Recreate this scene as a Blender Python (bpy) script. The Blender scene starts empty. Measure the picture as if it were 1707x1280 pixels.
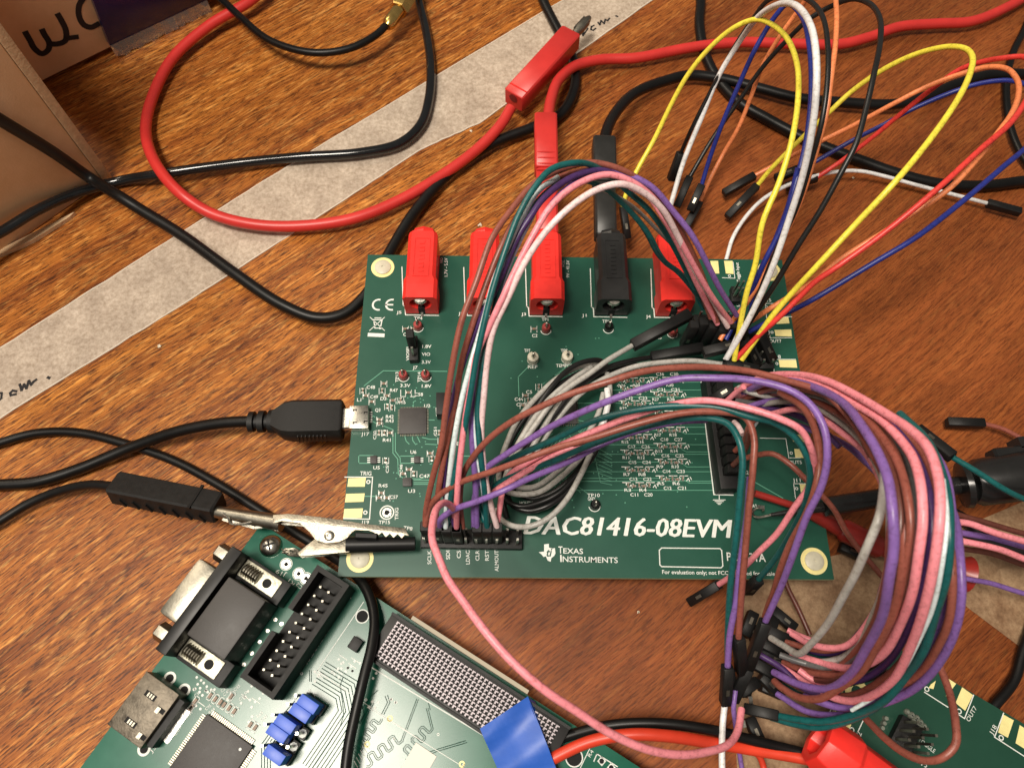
import bpy, bmesh, math, random
from mathutils import Vector, Matrix
random.seed(7)
S = bpy.context.scene
COL = S.collection
PI = math.pi
S.unit_settings.system = 'METRIC'; S.unit_settings.scale_length = 0.01      # one unit is one centimetre

# ------------------------------------------------------------------ camera (pose solved from the four corners of the board)
ZB = 1.2                                                   # top of the main board above the desk
CAM = Vector((4.2225, -3.1515, 20.1222 + ZB))
RX = Vector((0.99983615, 0.00344753, 0.01777046))
RY = Vector((0.010209, -0.91806842, -0.39629048))
RZ = Vector((0.01494828, 0.39640697, -0.91795319))
FPX = 1250.0
cd = bpy.data.cameras.new('camera'); cam = bpy.data.objects.new('camera', cd); COL.objects.link(cam)
cd.sensor_width = 36; cd.lens = 36 * FPX / 1707; cd.clip_start = 0.5; cd.clip_end = 1000
m = Matrix.Identity(4)
for i in range(3):
    m[i][0] = RX[i]; m[i][1] = -RY[i]; m[i][2] = -RZ[i]; m[i][3] = CAM[i]
cam.matrix_world = m
cd.dof.use_dof = True; cd.dof.focus_distance = 21.0; cd.dof.aperture_fstop = cd.lens / 1000 / 0.085
S.camera = cam

# ------------------------------------------------------------------ light: warm ceiling panels of an office, dim room around
w = bpy.data.worlds.new('World'); S.world = w; w.use_nodes = True
w.node_tree.nodes['Background'].inputs[0].default_value = (0.82, 0.76, 0.68, 1)
w.node_tree.nodes['Background'].inputs[1].default_value = 0.22
def area(name, loc, target, sx, sy, power, col):
    l = bpy.data.lights.new(name, 'AREA'); l.shape = 'RECTANGLE'; l.size = sx; l.size_y = sy
    l.energy = power; l.color = col
    o = bpy.data.objects.new(name, l); COL.objects.link(o); o.location = loc
    o.rotation_euler = (Vector(target) - Vector(loc)).to_track_quat('-Z', 'Y').to_euler()
area('ceiling_lamp', (-19, -10, 95), (0, 3, 0), 24, 24, 104000, (1.0, 0.91, 0.79))
area('ceiling_lamp', (-75, 70, 110), (0, 5, 0), 30, 60, 78000, (1.0, 0.86, 0.68))
S.view_settings.view_transform = 'Standard'; S.view_settings.look = 'None'
S.view_settings.exposure = 0.0; S.view_settings.gamma = 1
S.cycles.use_denoising = True
S.cycles.max_bounces = 6

def at(px, py, z=0.0):
    d = RX * ((px - 853.5) / FPX) + RY * ((py - 640) / FPX) + RZ
    return CAM + d * ((z - CAM.z) / d.z)

# ------------------------------------------------------------------ materials
MATS = {}
def M(name, col, rough=0.5, metal=0.0, var=0.0, scale=3.0, bump=0.0, bscale=40.0, spec=0.5, coat=0.0, col2=None, trans=0.0):
    if name in MATS: return MATS[name]
    mt = bpy.data.materials.new(name); mt.use_nodes = True; MATS[name] = mt
    nt = mt.node_tree; b = nt.nodes['Principled BSDF']
    b.inputs['Base Color'].default_value = (*col, 1); b.inputs['Roughness'].default_value = rough
    b.inputs['Metallic'].default_value = metal; b.inputs['Specular IOR Level'].default_value = spec
    b.inputs['Coat Weight'].default_value = coat; b.inputs['Coat Roughness'].default_value = 0.15
    if trans: b.inputs['Transmission Weight'].default_value = trans
    tc = nt.nodes.new('ShaderNodeTexCoord')
    if var or col2:
        n = nt.nodes.new('ShaderNodeTexNoise'); n.inputs['Scale'].default_value = scale; n.inputs['Detail'].default_value = 5
        n.inputs['Roughness'].default_value = 0.65
        r = nt.nodes.new('ShaderNodeValToRGB'); r.color_ramp.elements[0].position = 0.3; r.color_ramp.elements[1].position = 0.72
        a = col2 if col2 else [c * (1 - var) for c in col]; c2 = col if col2 else [min(1, c * (1 + var)) for c in col]
        r.color_ramp.elements[0].color = (*a, 1); r.color_ramp.elements[1].color = (*c2, 1)
        nt.links.new(tc.outputs['Object'], n.inputs['Vector']); nt.links.new(n.outputs['Fac'], r.inputs['Fac'])
        nt.links.new(r.outputs['Color'], b.inputs['Base Color'])
        mr = nt.nodes.new('ShaderNodeMapRange'); mr.inputs['To Min'].default_value = rough * 0.8; mr.inputs['To Max'].default_value = min(1, rough * 1.25)
        nt.links.new(n.outputs['Fac'], mr.inputs['Value']); nt.links.new(mr.outputs['Result'], b.inputs['Roughness'])
    if bump:
        n2 = nt.nodes.new('ShaderNodeTexNoise'); n2.inputs['Scale'].default_value = bscale; n2.inputs['Detail'].default_value = 4
        bp = nt.nodes.new('ShaderNodeBump'); bp.inputs['Strength'].default_value = bump; bp.inputs['Distance'].default_value = 0.02
        nt.links.new(tc.outputs['Object'], n2.inputs['Vector']); nt.links.new(n2.outputs['Fac'], bp.inputs['Height'])
        nt.links.new(bp.outputs['Normal'], b.inputs['Normal'])
    return mt

def wood_material(ang):
    mt = bpy.data.materials.new('wood_veneer'); mt.use_nodes = True; nt = mt.node_tree; b = nt.nodes['Principled BSDF']
    N = nt.nodes.new; L = nt.links.new
    tc = N('ShaderNodeTexCoord')
    rot = N('ShaderNodeMapping'); rot.inputs['Rotation'].default_value = (0, 0, -ang); L(tc.outputs['Object'], rot.inputs['Vector'])
    # slight wander of the grain
    wn = N('ShaderNodeTexNoise'); wn.inputs['Scale'].default_value = 0.12; wn.inputs['Detail'].default_value = 2; L(rot.outputs['Vector'], wn.inputs['Vector'])
    ws = N('ShaderNodeVectorMath'); ws.operation = 'SUBTRACT'; ws.inputs[1].default_value = (.5, .5, .5); L(wn.outputs['Color'], ws.inputs[0])
    wm = N('ShaderNodeVectorMath'); wm.operation = 'MULTIPLY'; wm.inputs[1].default_value = (0, 0.9, 0); L(ws.outputs[0], wm.inputs[0])
    wa = N('ShaderNodeVectorMath'); wa.operation = 'ADD'; L(rot.outputs['Vector'], wa.inputs[0]); L(wm.outputs[0], wa.inputs[1])
    def nz(sc, scale, det, rough=0.6, dist=0.0):
        mp = N('ShaderNodeMapping'); mp.inputs['Scale'].default_value = sc; L(wa.outputs[0], mp.inputs['Vector'])
        n = N('ShaderNodeTexNoise'); n.inputs['Scale'].default_value = scale; n.inputs['Detail'].default_value = det
        n.inputs['Roughness'].default_value = rough; n.inputs['Distortion'].default_value = dist; L(mp.outputs[0], n.inputs['Vector']); return n.outputs['Fac']
    def ramp(f, stops):
        r = N('ShaderNodeValToRGB'); e = r.color_ramp.elements
        e[0].position, e[0].color = stops[0][0], (*stops[0][1], 1); e[1].position, e[1].color = stops[1][0], (*stops[1][1], 1)
        for p, c in stops[2:]:
            q = e.new(p); q.color = (*c, 1)
        L(f, r.inputs['Fac']); return r.outputs['Color']
    def mix(mode, f, a, c):
        x = N('ShaderNodeMix'); x.data_type = 'RGBA'; x.blend_type = mode
        if isinstance(f, float): x.inputs[0].default_value = f
        else: L(f, x.inputs[0])
        L(a, x.inputs[6]); L(c, x.inputs[7]); return x.outputs[2]
    bands = nz((0.022, 1, 1), 1.25, 5, 0.62)
    base = ramp(bands, [(0.26, (0.155, 0.042, 0.008)), (0.76, (0.62, 0.245, 0.042)), (0.42, (0.30, 0.090, 0.015)), (0.57, (0.45, 0.155, 0.025))])
    mott = nz((0.22, 1, 1), 1.3, 5, 0.65, 0.5)
    c1 = mix('OVERLAY', 0.35, base, ramp(mott, [(0.3, (0.34, 0.34, 0.34)), (0.7, (0.64, 0.63, 0.60))]))
    fib = nz((0.018, 1, 1), 9.5, 7, 0.8)
    c2 = mix('MULTIPLY', 0.90, c1, ramp(fib, [(0.36, (0.40, 0.29, 0.21)), (0.58, (1.18, 1.16, 1.10))]))
    pore = nz((0.10, 1, 1), 20.0, 4, 0.7, 0.2)
    pm = ramp(pore, [(0.41, (0.10, 0.05, 0.03)), (0.50, (1, 1, 1))])
    c3 = mix('MULTIPLY', 0.82, c2, pm)
    fleck = nz((0.12, 1, 1), 13.0, 4, 0.6, 0.4)
    fm = ramp(fleck, [(0.53, (0, 0, 0)), (0.70, (0.50, 0.28, 0.08))])
    c4 = mix('ADD', 0.7, c3, fm)
    # redder, darker right and bottom: shade and lost sheen painted in, broad irregular boundary
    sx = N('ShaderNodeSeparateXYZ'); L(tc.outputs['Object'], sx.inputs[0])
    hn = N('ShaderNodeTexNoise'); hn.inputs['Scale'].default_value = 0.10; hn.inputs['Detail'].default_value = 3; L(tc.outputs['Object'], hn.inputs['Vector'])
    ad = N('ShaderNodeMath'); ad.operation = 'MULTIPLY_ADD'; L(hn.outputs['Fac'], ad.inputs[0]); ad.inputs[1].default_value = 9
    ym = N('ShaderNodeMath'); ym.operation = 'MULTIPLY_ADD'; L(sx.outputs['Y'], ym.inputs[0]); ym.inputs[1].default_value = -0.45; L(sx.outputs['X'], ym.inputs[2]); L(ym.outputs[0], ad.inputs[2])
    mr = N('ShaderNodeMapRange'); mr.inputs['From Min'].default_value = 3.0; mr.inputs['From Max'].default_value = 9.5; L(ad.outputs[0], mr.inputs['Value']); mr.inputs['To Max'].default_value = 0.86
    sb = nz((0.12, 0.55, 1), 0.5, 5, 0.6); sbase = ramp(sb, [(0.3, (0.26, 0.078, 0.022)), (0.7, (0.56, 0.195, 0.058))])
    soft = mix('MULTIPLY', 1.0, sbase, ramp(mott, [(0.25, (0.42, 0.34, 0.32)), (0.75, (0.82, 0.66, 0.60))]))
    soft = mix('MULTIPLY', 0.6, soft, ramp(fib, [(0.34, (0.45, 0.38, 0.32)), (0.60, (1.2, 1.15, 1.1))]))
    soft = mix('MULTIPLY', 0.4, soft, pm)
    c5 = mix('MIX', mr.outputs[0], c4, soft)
    L(c5, b.inputs['Base Color'])
    rr = N('ShaderNodeMapRange'); b.inputs['Specular IOR Level'].default_value = 0.28; rr.inputs['To Min'].default_value = 0.36; rr.inputs['To Max'].default_value = 0.6; L(fib, rr.inputs['Value']); L(rr.outputs[0], b.inputs['Roughness'])
    bp = N('ShaderNodeBump'); bp.inputs['Strength'].default_value = 0.5; bp.inputs['Distance'].default_value = 0.02; L(pore, bp.inputs['Height'])
    L(bp.outputs['Normal'], b.inputs['Normal'])
    return mt

black = M('black_plastic', (0.008, 0.008, 0.008), 0.5, spec=0.35, var=0.35, scale=2.5, bump=0.15, bscale=60)
black_rub = M('black_rubber', (0.005, 0.005, 0.005), 0.40, spec=0.32, var=0.3, scale=1.2)
black_matt = M('black_moulding', (0.011, 0.0105, 0.010), 0.58, spec=0.35, var=0.4, scale=6, bump=0.2, bscale=50)
chipm = M('chip_epoxy', (0.045, 0.041, 0.040), 0.5, var=0.25, scale=5, bump=0.2, bscale=90)
red_pl = M('red_plastic', (0.80, 0.030, 0.022), 0.38, var=0.12, scale=1.5, bump=0.08, bscale=30)
red_cab = M('red_cable', (0.62, 0.035, 0.030), 0.38, var=0.12, scale=0.8)
red_sil = M('red_silicone', (0.68, 0.05, 0.02), 0.4, var=0.12, scale=0.8)
red_bead = M('red_bead', (0.40, 0.065, 0.06), 0.4, var=0.2, scale=9)
steel = M('tinned_metal', (0.52, 0.50, 0.44), 0.28, 1.0, var=0.25, scale=8, bump=0.12, bscale=30)
steel_dk = M('dull_steel', (0.30, 0.28, 0.23), 0.38, 1.0, var=0.3, scale=3, bump=0.15, bscale=20)
solder = M('solder', (0.75, 0.74, 0.68), 0.3, 1.0, var=0.2, scale=10, bump=0.5, bscale=12)
gold = M('gold_plating', (0.93, 0.82, 0.36), 0.45, 0.05, var=0.08, scale=3)
brass = M('brass', (0.75, 0.50, 0.16), 0.25, 1.0, var=0.15, scale=4)
silk = M('silkscreen', (0.80, 0.83, 0.78), 0.6, var=0.12, scale=14)
white_pl = M('white_plastic', (0.72, 0.68, 0.55), 0.4, var=0.1, scale=8)
edge_fr4 = M('fibreglass_edge', (0.55, 0.64, 0.38), 0.6, var=0.3, scale=10)
mask1 = M('green_solder_mask', (0.013, 0.082, 0.053), 0.36, var=0.10, scale=0.5, spec=0.45)
mask2 = M('blue_green_solder_mask', (0.010, 0.115, 0.072), 0.22, var=0.14, scale=0.6, spec=0.42)
mask3 = M('dark_green_solder_mask', (0.010, 0.060, 0.036), 0.38, var=0.12, scale=0.6)
trace1 = M('green_trace', (0.13, 0.38, 0.26), 0.4)
trace1d = M('masked_copper', (0.024, 0.115, 0.07), 0.38)
trace2 = M('dark_trace', (0.006, 0.045, 0.032), 0.75, spec=0.08)
blue_tape = M('blue_tape', (0.020, 0.105, 0.50), 0.42, var=0.1, scale=1.0, bump=0.06, bscale=12)
blue_pl = M('blue_plastic', (0.035, 0.115, 0.62), 0.4, var=0.1, scale=4)
hole = M('dark_hole', (0.004, 0.004, 0.004), 0.8)
ink = M('marker_ink', (0.01, 0.01, 0.012), 0.5)
copper_strand = steel

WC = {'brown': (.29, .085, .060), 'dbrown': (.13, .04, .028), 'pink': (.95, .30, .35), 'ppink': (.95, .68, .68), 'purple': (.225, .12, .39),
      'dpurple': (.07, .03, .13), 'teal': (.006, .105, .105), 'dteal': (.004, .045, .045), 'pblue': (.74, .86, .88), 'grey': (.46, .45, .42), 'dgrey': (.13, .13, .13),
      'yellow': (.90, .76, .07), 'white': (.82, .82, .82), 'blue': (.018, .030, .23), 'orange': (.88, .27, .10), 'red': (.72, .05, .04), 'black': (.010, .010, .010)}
def wmat(c):
    new = 'wire_' + c not in MATS; mt = wmat0(c)
    if new:      # fine dirt specks rubbed into the insulation
        nt = mt.node_tree; b = nt.nodes['Principled BSDF']; src = b.inputs['Base Color'].links[0].from_socket
        n = nt.nodes.new('ShaderNodeTexNoise'); n.inputs['Scale'].default_value = 11; n.inputs['Detail'].default_value = 6; n.inputs['Roughness'].default_value = 0.8
        tc = nt.nodes.new('ShaderNodeTexCoord'); nt.links.new(tc.outputs['Object'], n.inputs['Vector'])
        r = nt.nodes.new('ShaderNodeValToRGB'); r.color_ramp.elements[0].position = .34; r.color_ramp.elements[0].color = (.45, .42, .38, 1); r.color_ramp.elements[1].position = .50; r.color_ramp.elements[1].color = (1, 1, 1, 1)
        x = nt.nodes.new('ShaderNodeMix'); x.data_type = 'RGBA'; x.blend_type = 'MULTIPLY'; x.inputs[0].default_value = .8
        nt.links.new(n.outputs['Fac'], r.inputs['Fac']); nt.links.new(src, x.inputs[6]); nt.links.new(r.outputs['Color'], x.inputs[7]); nt.links.new(x.outputs[2], b.inputs['Base Color'])
    return mt
def wmat0(c): return M('wire_' + c, WC[c], 0.36, var=0.14, scale=2.2, bump=0.06, bscale=14)

# ------------------------------------------------------------------ mesh helpers
def tag(o, label=None, cat=None, group=None, kind=None):
    if label: o['label'] = label
    if cat: o['category'] = cat
    if group: o['group'] = group
    if kind: o['kind'] = kind
    return o
def root(name, loc, label, cat, group=None):
    o = bpy.data.objects.new(name, None); o.empty_display_size = 0.3; COL.objects.link(o); o.location = loc
    return tag(o, label, cat, group)
def wloc(o):
    v = Vector((0, 0, 0))
    while o: v += o.location; o = o.parent
    return v
class MB:
    def __init__(s): s.v = []; s.f = []; s.m = []
    def add(s, vs, fs, mi=0):
        k = len(s.v); s.v += [Vector(v) for v in vs]; s.f += [tuple(i + k for i in f) for f in fs]; s.m += [mi] * len(fs)
    def prism(s, pts, z0, z1, mi=0, top=None):
        n = len(pts); a = [(p[0], p[1], z0) for p in pts]; t = top or pts; b = [(p[0], p[1], z1) for p in t]
        ar = sum(pts[i][0] * pts[(i + 1) % n][1] - pts[(i + 1) % n][0] * pts[i][1] for i in range(n))
        if ar < 0: a.reverse(); b.reverse()
        s.add(a + b, [tuple(range(n))[::-1], tuple(range(n, 2 * n))] + [(i, (i + 1) % n, n + (i + 1) % n, n + i) for i in range(n)], mi)
    def box(s, x0, x1, y0, y1, z0, z1, mi=0): s.prism([(x0, y0), (x1, y0), (x1, y1), (x0, y1)], z0, z1, mi)
    def obox(s, c, ax, ay, az, hx, hy, hz, mi=0, ch=0.0, taper=1.0):
        # oriented box, long axis ax, with chamfered long edges
        c = Vector(c)
        if ch > 0: sec = [(hy - ch, -hz), (hy, -hz + ch), (hy, hz - ch), (hy - ch, hz), (-hy + ch, hz), (-hy, hz - ch), (-hy, -hz + ch), (-hy + ch, -hz)]
        else: sec = [(hy, -hz), (hy, hz), (-hy, hz), (-hy, -hz)]
        n = len(sec)
        rings = [(-hx, 1 - ch * .8 / max(hy, .01) if ch else 1), (-hx + ch, 1), (hx - ch, taper), (hx, (1 - ch * .8 / max(hy, .01)) * taper if ch else taper)] if ch else [(-hx, 1), (hx, taper)]
        vs = []
        for x, k in rings:
            for (a, b) in sec: vs.append(c + ax * x + ay * a * k + az * b * k)
        fs = [tuple(range(n))[::-1], tuple(range((len(rings) - 1) * n, len(rings) * n))]
        for r in range(len(rings) - 1):
            for i in range(n): fs.append((r * n + i, r * n + (i + 1) % n, (r + 1) * n + (i + 1) % n, (r + 1) * n + i))
        s.add(vs, fs, mi)
    def bar(s, p0, p1, wd, ht, mi=0, ch=0.0, up=Vector((0, 0, 1)), taper=1.0):
        p0 = Vector(p0); p1 = Vector(p1); ax = (p1 - p0); l = ax.length; ax.normalize(); up = Vector(up)
        ay = up.cross(ax)
        if ay.length < 1e-3: ay = Vector((1, 0, 0))
        ay.normalize(); az = ax.cross(ay)
        s.obox((p0 + p1) / 2, ax, ay, az, l / 2, wd / 2, ht / 2, mi, ch, taper)
    def lathe(s, p0, p1, prof, n=16, mi=0, sq=1.0):
        # prof: list of (t along axis 0..1, radius)
        p0 = Vector(p0); p1 = Vector(p1); ax = p1 - p0; a = ax.normalized()
        u = a.orthogonal().normalized() if abs(a.z) > .9 else Vector((0, 0, 1)).cross(a).normalized(); v = a.cross(u)
        vs = []; 
        for t, r in prof:
            c = p0 + ax * t
            for i in range(n):
                q = 2 * PI * i / n; vs.append(c + u * math.cos(q) * r + v * math.sin(q) * r * sq)
        k = len(prof); fs = []
        for j in range(k - 1):
            for i in range(n): fs.append((j * n + i, j * n + (i + 1) % n, (j + 1) * n + (i + 1) % n, (j + 1) * n + i))
        if prof[0][1] > 0: fs.append(tuple(range(n))[::-1])
        if prof[-1][1] > 0: fs.append(tuple(range((k - 1) * n, k * n)))
        s.add(vs, fs, mi)
    def cyl(s, p0, p1, r, n=14, mi=0): s.lathe(p0, p1, [(0, r), (1, r)], n, mi)
    def ring(s, c, r0, r1, z, n=28, mi=0, a0=0, a1=2 * PI):
        vs = []
        full = abs(a1 - a0 - 2 * PI) < 1e-6; k = n if full else n + 1
        for i in range(k):
            q = a0 + (a1 - a0) * i / n
            vs += [(c[0] + r0 * math.cos(q), c[1] + r0 * math.sin(q), z), (c[0] + r1 * math.cos(q), c[1] + r1 * math.sin(q), z)]
        fs = [(2 * i, 2 * i + 1, (2 * i + 3) % (2 * k), (2 * i + 2) % (2 * k)) for i in range(n)]
        s.add(vs, fs, mi)
    def disc(s, c, r, z, n=24, mi=0): s.add([(c[0] + r * math.cos(2 * PI * i / n), c[1] + r * math.sin(2 * PI * i / n), z) for i in range(n)], [tuple(range(n))], mi)
    def line(s, pts, wd, z, mi=0):
        for i in range(len(pts) - 1):
            a = Vector((pts[i][0], pts[i][1])); b = Vector((pts[i + 1][0], pts[i + 1][1])); d = b - a
            if d.length < 1e-5: continue
            d.normalize(); nn = Vector((-d.y, d.x)) * wd / 2; a2 = a - d * wd * .45; b2 = b + d * wd * .45
            zz = z + 0.00025 * (i % 2)
            s.add([(*(a2 - nn), zz), (*(b2 - nn), zz), (*(b2 + nn), zz), (*(a2 + nn), zz)], [(0, 1, 2, 3)], mi)
    def tube(s, pts, r, n=10, mi=0, sub=6, closed=False, rfun=None):
        P = spline([Vector(p) for p in pts], sub)
        T = [(P[min(i + 1, len(P) - 1)] - P[max(i - 1, 0)]).normalized() for i in range(len(P))]
        u = T[0].orthogonal().normalized(); vs = []
        for i, p in enumerate(P):
            u = (u - T[i] * u.dot(T[i])).normalized(); v = T[i].cross(u)
            rr = r if rfun is None else r * rfun(i / (len(P) - 1))
            for j in range(n):
                q = 2 * PI * j / n; vs.append(p + (u * math.cos(q) + v * math.sin(q)) * rr)
        fs = [tuple(range(n))[::-1], tuple(range((len(P) - 1) * n, len(P) * n))]
        for i in range(len(P) - 1):
            for j in range(n): fs.append((i * n + j, i * n + (j + 1) % n, (i + 1) * n + (j + 1) % n, (i + 1) * n + j))
        s.add(vs, fs, mi); return P
    def build(s, name, mats, parent=None, smooth=False, bevel=0.0, kind=None, label=None, center=True):
        me = bpy.data.meshes.new(name)
        if parent is not None: org = wloc(parent)
        else:
            n = len(s.v); org = Vector((sum(v.x for v in s.v) / n, sum(v.y for v in s.v) / n, min(v.z for v in s.v)))
        me.from_pydata([v - org for v in s.v], [], s.f)
        if not isinstance(mats, (list, tuple)): mats = [mats]
        for mt in mats: me.materials.append(mt)
        for p, k in zip(me.polygons, s.m): p.material_index = k
        if bevel:
            bm = bmesh.new(); bm.from_mesh(me)
            es = [e for e in bm.edges if len(e.link_faces) == 2 and e.calc_face_angle(0) > 0.6]
            bmesh.ops.bevel(bm, geom=es, offset=bevel, segments=2, affect='EDGES', profile=0.6); bm.to_mesh(me); bm.free(); smooth = True
        if smooth:
            for p in me.polygons: p.use_smooth = True
            me.set_sharp_from_angle(angle=math.radians(42))
        o = bpy.data.objects.new(name, me); COL.objects.link(o)
        if parent is not None: o.parent = parent
        else: o.location = org
        if kind: o['kind'] = kind
        if label: o['label'] = label
        return o
def spline(P, sub):
    if len(P) < 3: return [P[0].lerp(P[-1], i / sub) for i in range(sub + 1)]
    Q = [P[0] * 2 - P[1]] + P + [P[-1] * 2 - P[-2]]; out = []
    for i in range(1, len(Q) - 2):
        p0, p1, p2, p3 = Q[i - 1:i + 3]
        d1 = max((p1 - p0).length, 1e-4) ** .5; d2 = max((p2 - p1).length, 1e-4) ** .5; d3 = max((p3 - p2).length, 1e-4) ** .5
        m1 = (p2 - p1) + ((p1 - p0) / d1 - (p2 - p0) / (d1 + d2)) * d2
        m2 = (p2 - p1) + ((p3 - p2) / d3 - (p3 - p1) / (d2 + d3)) * d2
        for k in range(sub):
            t = k / sub; h1 = 2 * t**3 - 3 * t**2 + 1; h2 = t**3 - 2 * t**2 + t; h3 = -2 * t**3 + 3 * t**2; h4 = t**3 - t**2
            out.append(p1 * h1 + m1 * h2 + p2 * h3 + m2 * h4)
    out.append(P[-1]); return out
def copy_to(src, parent, loc):
    o = src.copy(); COL.objects.link(o); o.parent = parent; o.location = loc
    for c in list(src.children):
        d = c.copy(); COL.objects.link(d); d.parent = o
    return o

# flat print: text turned into flat faces, collected into one mesh builder
TXT = []
def text(mb, s, p0, p1, hpx, z, mi=0, bold=0.0, shear=0.0, fit=True, hcm=None):
    A = at(p0[0], p0[1], z); B = at(p1[0], p1[1], z); TXT.append((mb, s, A, B, hpx, z, mi, bold, shear, fit, p0, hcm))
def offset_line(P, o):
    P = [Vector((p[0], p[1])) for p in P]; out = []
    for i, p in enumerate(P):
        d0 = (P[i] - P[i - 1]).normalized() if i else None; d1 = (P[i + 1] - P[i]).normalized() if i < len(P) - 1 else None
        d0 = d0 or d1; d1 = d1 or d0; n0 = Vector((-d0.y, d0.x)); n1 = Vector((-d1.y, d1.x)); b = (n0 + n1).normalized(); out.append(p + b * (o / max(b.dot(n0), .5)))
    return out
def flush_text():
    objs = []
    for t in TXT:
        c = bpy.data.curves.new('t', 'FONT'); c.body = t[1]; c.size = 1; c.resolution_u = 3 if len(t[1]) < 12 or t[7] else 2; c.offset = t[7]; c.shear = t[8]; c.fill_mode = 'FRONT'
        o = bpy.data.objects.new('t', c); COL.objects.link(o); objs.append(o)
    bpy.context.view_layer.update(); dg = bpy.context.evaluated_depsgraph_get()
    for o, t in zip(objs, TXT):
        mb, s, A, B, hpx, z, mi, bold, shear, fit, p0, hcm = t
        me = bpy.data.meshes.new_from_object(o.evaluated_get(dg)); vs = [v.co.copy() for v in me.vertices]
        if vs:
            x0 = min(v.x for v in vs); x1 = max(v.x for v in vs)
            d = (B - A); L_ = d.length; d.normalize(); nn = Vector((-d.y, d.x, 0))
            if hcm is None:
                q = at(p0[0] + 10, p0[1], z); k = (q - at(p0[0], p0[1], z)).length / 10; h = hpx * k
            else: h = hcm
            sy = h / 0.72; sx = L_ / max(x1 - x0, .01) if fit else sy
            pts = [A + d * ((v.x - x0) * sx) + nn * (v.y * sy) for v in vs]
            mb.add([(p.x, p.y, z) for p in pts], [tuple(p.vertices) for p in me.polygons], mi)
        cu = o.data; bpy.data.objects.remove(o); bpy.data.curves.remove(cu); bpy.data.meshes.remove(me)
    TXT.clear()
# ================================================================== SETTING: desk
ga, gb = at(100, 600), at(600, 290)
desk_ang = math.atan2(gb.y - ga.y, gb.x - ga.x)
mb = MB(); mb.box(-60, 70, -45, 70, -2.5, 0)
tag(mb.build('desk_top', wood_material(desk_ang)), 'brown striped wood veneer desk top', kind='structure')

def tape_material(name, col, dark):
    mt = M(name, col, 0.62, col2=dark, scale=1.1, bump=0.15, bscale=9); nt = mt.node_tree; b = nt.nodes['Principled BSDF']
    src = b.inputs['Base Color'].links[0].from_socket
    n = nt.nodes.new('ShaderNodeTexNoise'); n.inputs['Scale'].default_value = 6.5; n.inputs['Detail'].default_value = 7; n.inputs['Roughness'].default_value = 0.75
    tc = nt.nodes.new('ShaderNodeTexCoord'); nt.links.new(tc.outputs['Object'], n.inputs['Vector'])
    r = nt.nodes.new('ShaderNodeValToRGB'); r.color_ramp.elements[0].position = .35; r.color_ramp.elements[0].color = (.68, .62, .56, 1); r.color_ramp.elements[1].position = .62; r.color_ramp.elements[1].color = (1.12, 1.1, 1.08, 1)
    x = nt.nodes.new('ShaderNodeMix'); x.data_type = 'RGBA'; x.blend_type = 'MULTIPLY'; x.inputs[0].default_value = 1
    nt.links.new(n.outputs['Fac'], r.inputs['Fac']); nt.links.new(src, x.inputs[6]); nt.links.new(r.outputs['Color'], x.inputs[7]); nt.links.new(x.outputs[2], b.inputs['Base Color'])
    return mt
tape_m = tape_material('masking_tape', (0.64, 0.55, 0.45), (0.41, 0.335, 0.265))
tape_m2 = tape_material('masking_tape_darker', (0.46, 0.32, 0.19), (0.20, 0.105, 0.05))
def tape(name, E0, E1, mt, label, z=0.012, jag=0.03, cat='tape'):
    # E0, E1: two long edges in pixels (lists), resampled with a slightly wavy cut
    def res(E):
        P = [at(x, y, 0) for x, y in E]; out = []
        n = 60
        ls = [0]
        for i in range(len(P) - 1): ls.append(ls[-1] + (P[i + 1] - P[i]).length)
        for k in range(n + 1):
            s_ = ls[-1] * k / n
            for i in range(len(P) - 1):
                if s_ <= ls[i + 1] + 1e-6: out.append(P[i].lerp(P[i + 1], (s_ - ls[i]) / (ls[i + 1] - ls[i]))); break
        return out
    a, b = res(E0), res(E1); mb = MB(); n = len(a)
    j = lambda k: (random.random() - .5) * jag * (k % 2)
    vs = []
    for k in range(n):
        d = (b[k] - a[k]).normalized()
        A = a[k] + d * j(k); B = b[k] + d * j(k)
        vs += [(A.x, A.y, z - .008), (A.x, A.y, z), ((A.x * .5 + B.x * .5), (A.y * .5 + B.y * .5), z + .003), (B.x, B.y, z), (B.x, B.y, z - .008)]
    fs = []
    for k in range(n - 1):
        for q in range(4): fs.append((5 * k + q, 5 * k + q + 1, 5 * k + q + 6, 5 * k + q + 5))
    mb.add(vs, fs); return mb
mb = tape('t', [(-60, 618), (0, 581), (300, 390), (550, 234), (940, 0), (1060, -70)], [(-60, 735), (0, 697), (300, 510), (550, 349), (700, 250), (800, 205), (1088, 0), (1190, -68)], tape_m, '')
tr = root('masking_tape', at(400, 400, 0), 'long beige masking tape strip running diagonally across the upper left desk', 'tape')
mb.build('tape_strip', tape_m, tr)
for E_ in ([(-60, 618), (0, 581), (300, 390), (550, 234), (940, 0), (1060, -70)], [(-60, 735), (0, 697), (300, 510), (550, 349), (700, 250), (800, 205), (1088, 0), (1190, -68)]):
    mb = MB(); P = [at(x, y, .012) for x, y in E_]; Q = []
    for i in range(len(P) - 1):
        for k in range(14): q = P[i].lerp(P[i + 1], k / 14); Q.append(q + Vector((random.uniform(-.012, .012), random.uniform(-.012, .012), random.uniform(0, .012))))
    mb.tube(Q + [P[-1]], .022, 5, sub=2); mb.build('lifted_edge', M('tape_edge', (.80, .72, .60), .6), tr, smooth=True)
mb = MB()
zt = 0.018
def scrib(mb, P, wd, z): mb.line([at(x, y, z) for x, y in P], wd * 1.5, z)
scrib(mb, [(-6, 672), (2, 664), (3, 655), (-3, 655), (-6, 662)], .045, zt)
scrib(mb, [(27, 652), (21, 651), (17, 655), (18, 659), (26, 657)], .05, zt)
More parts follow.
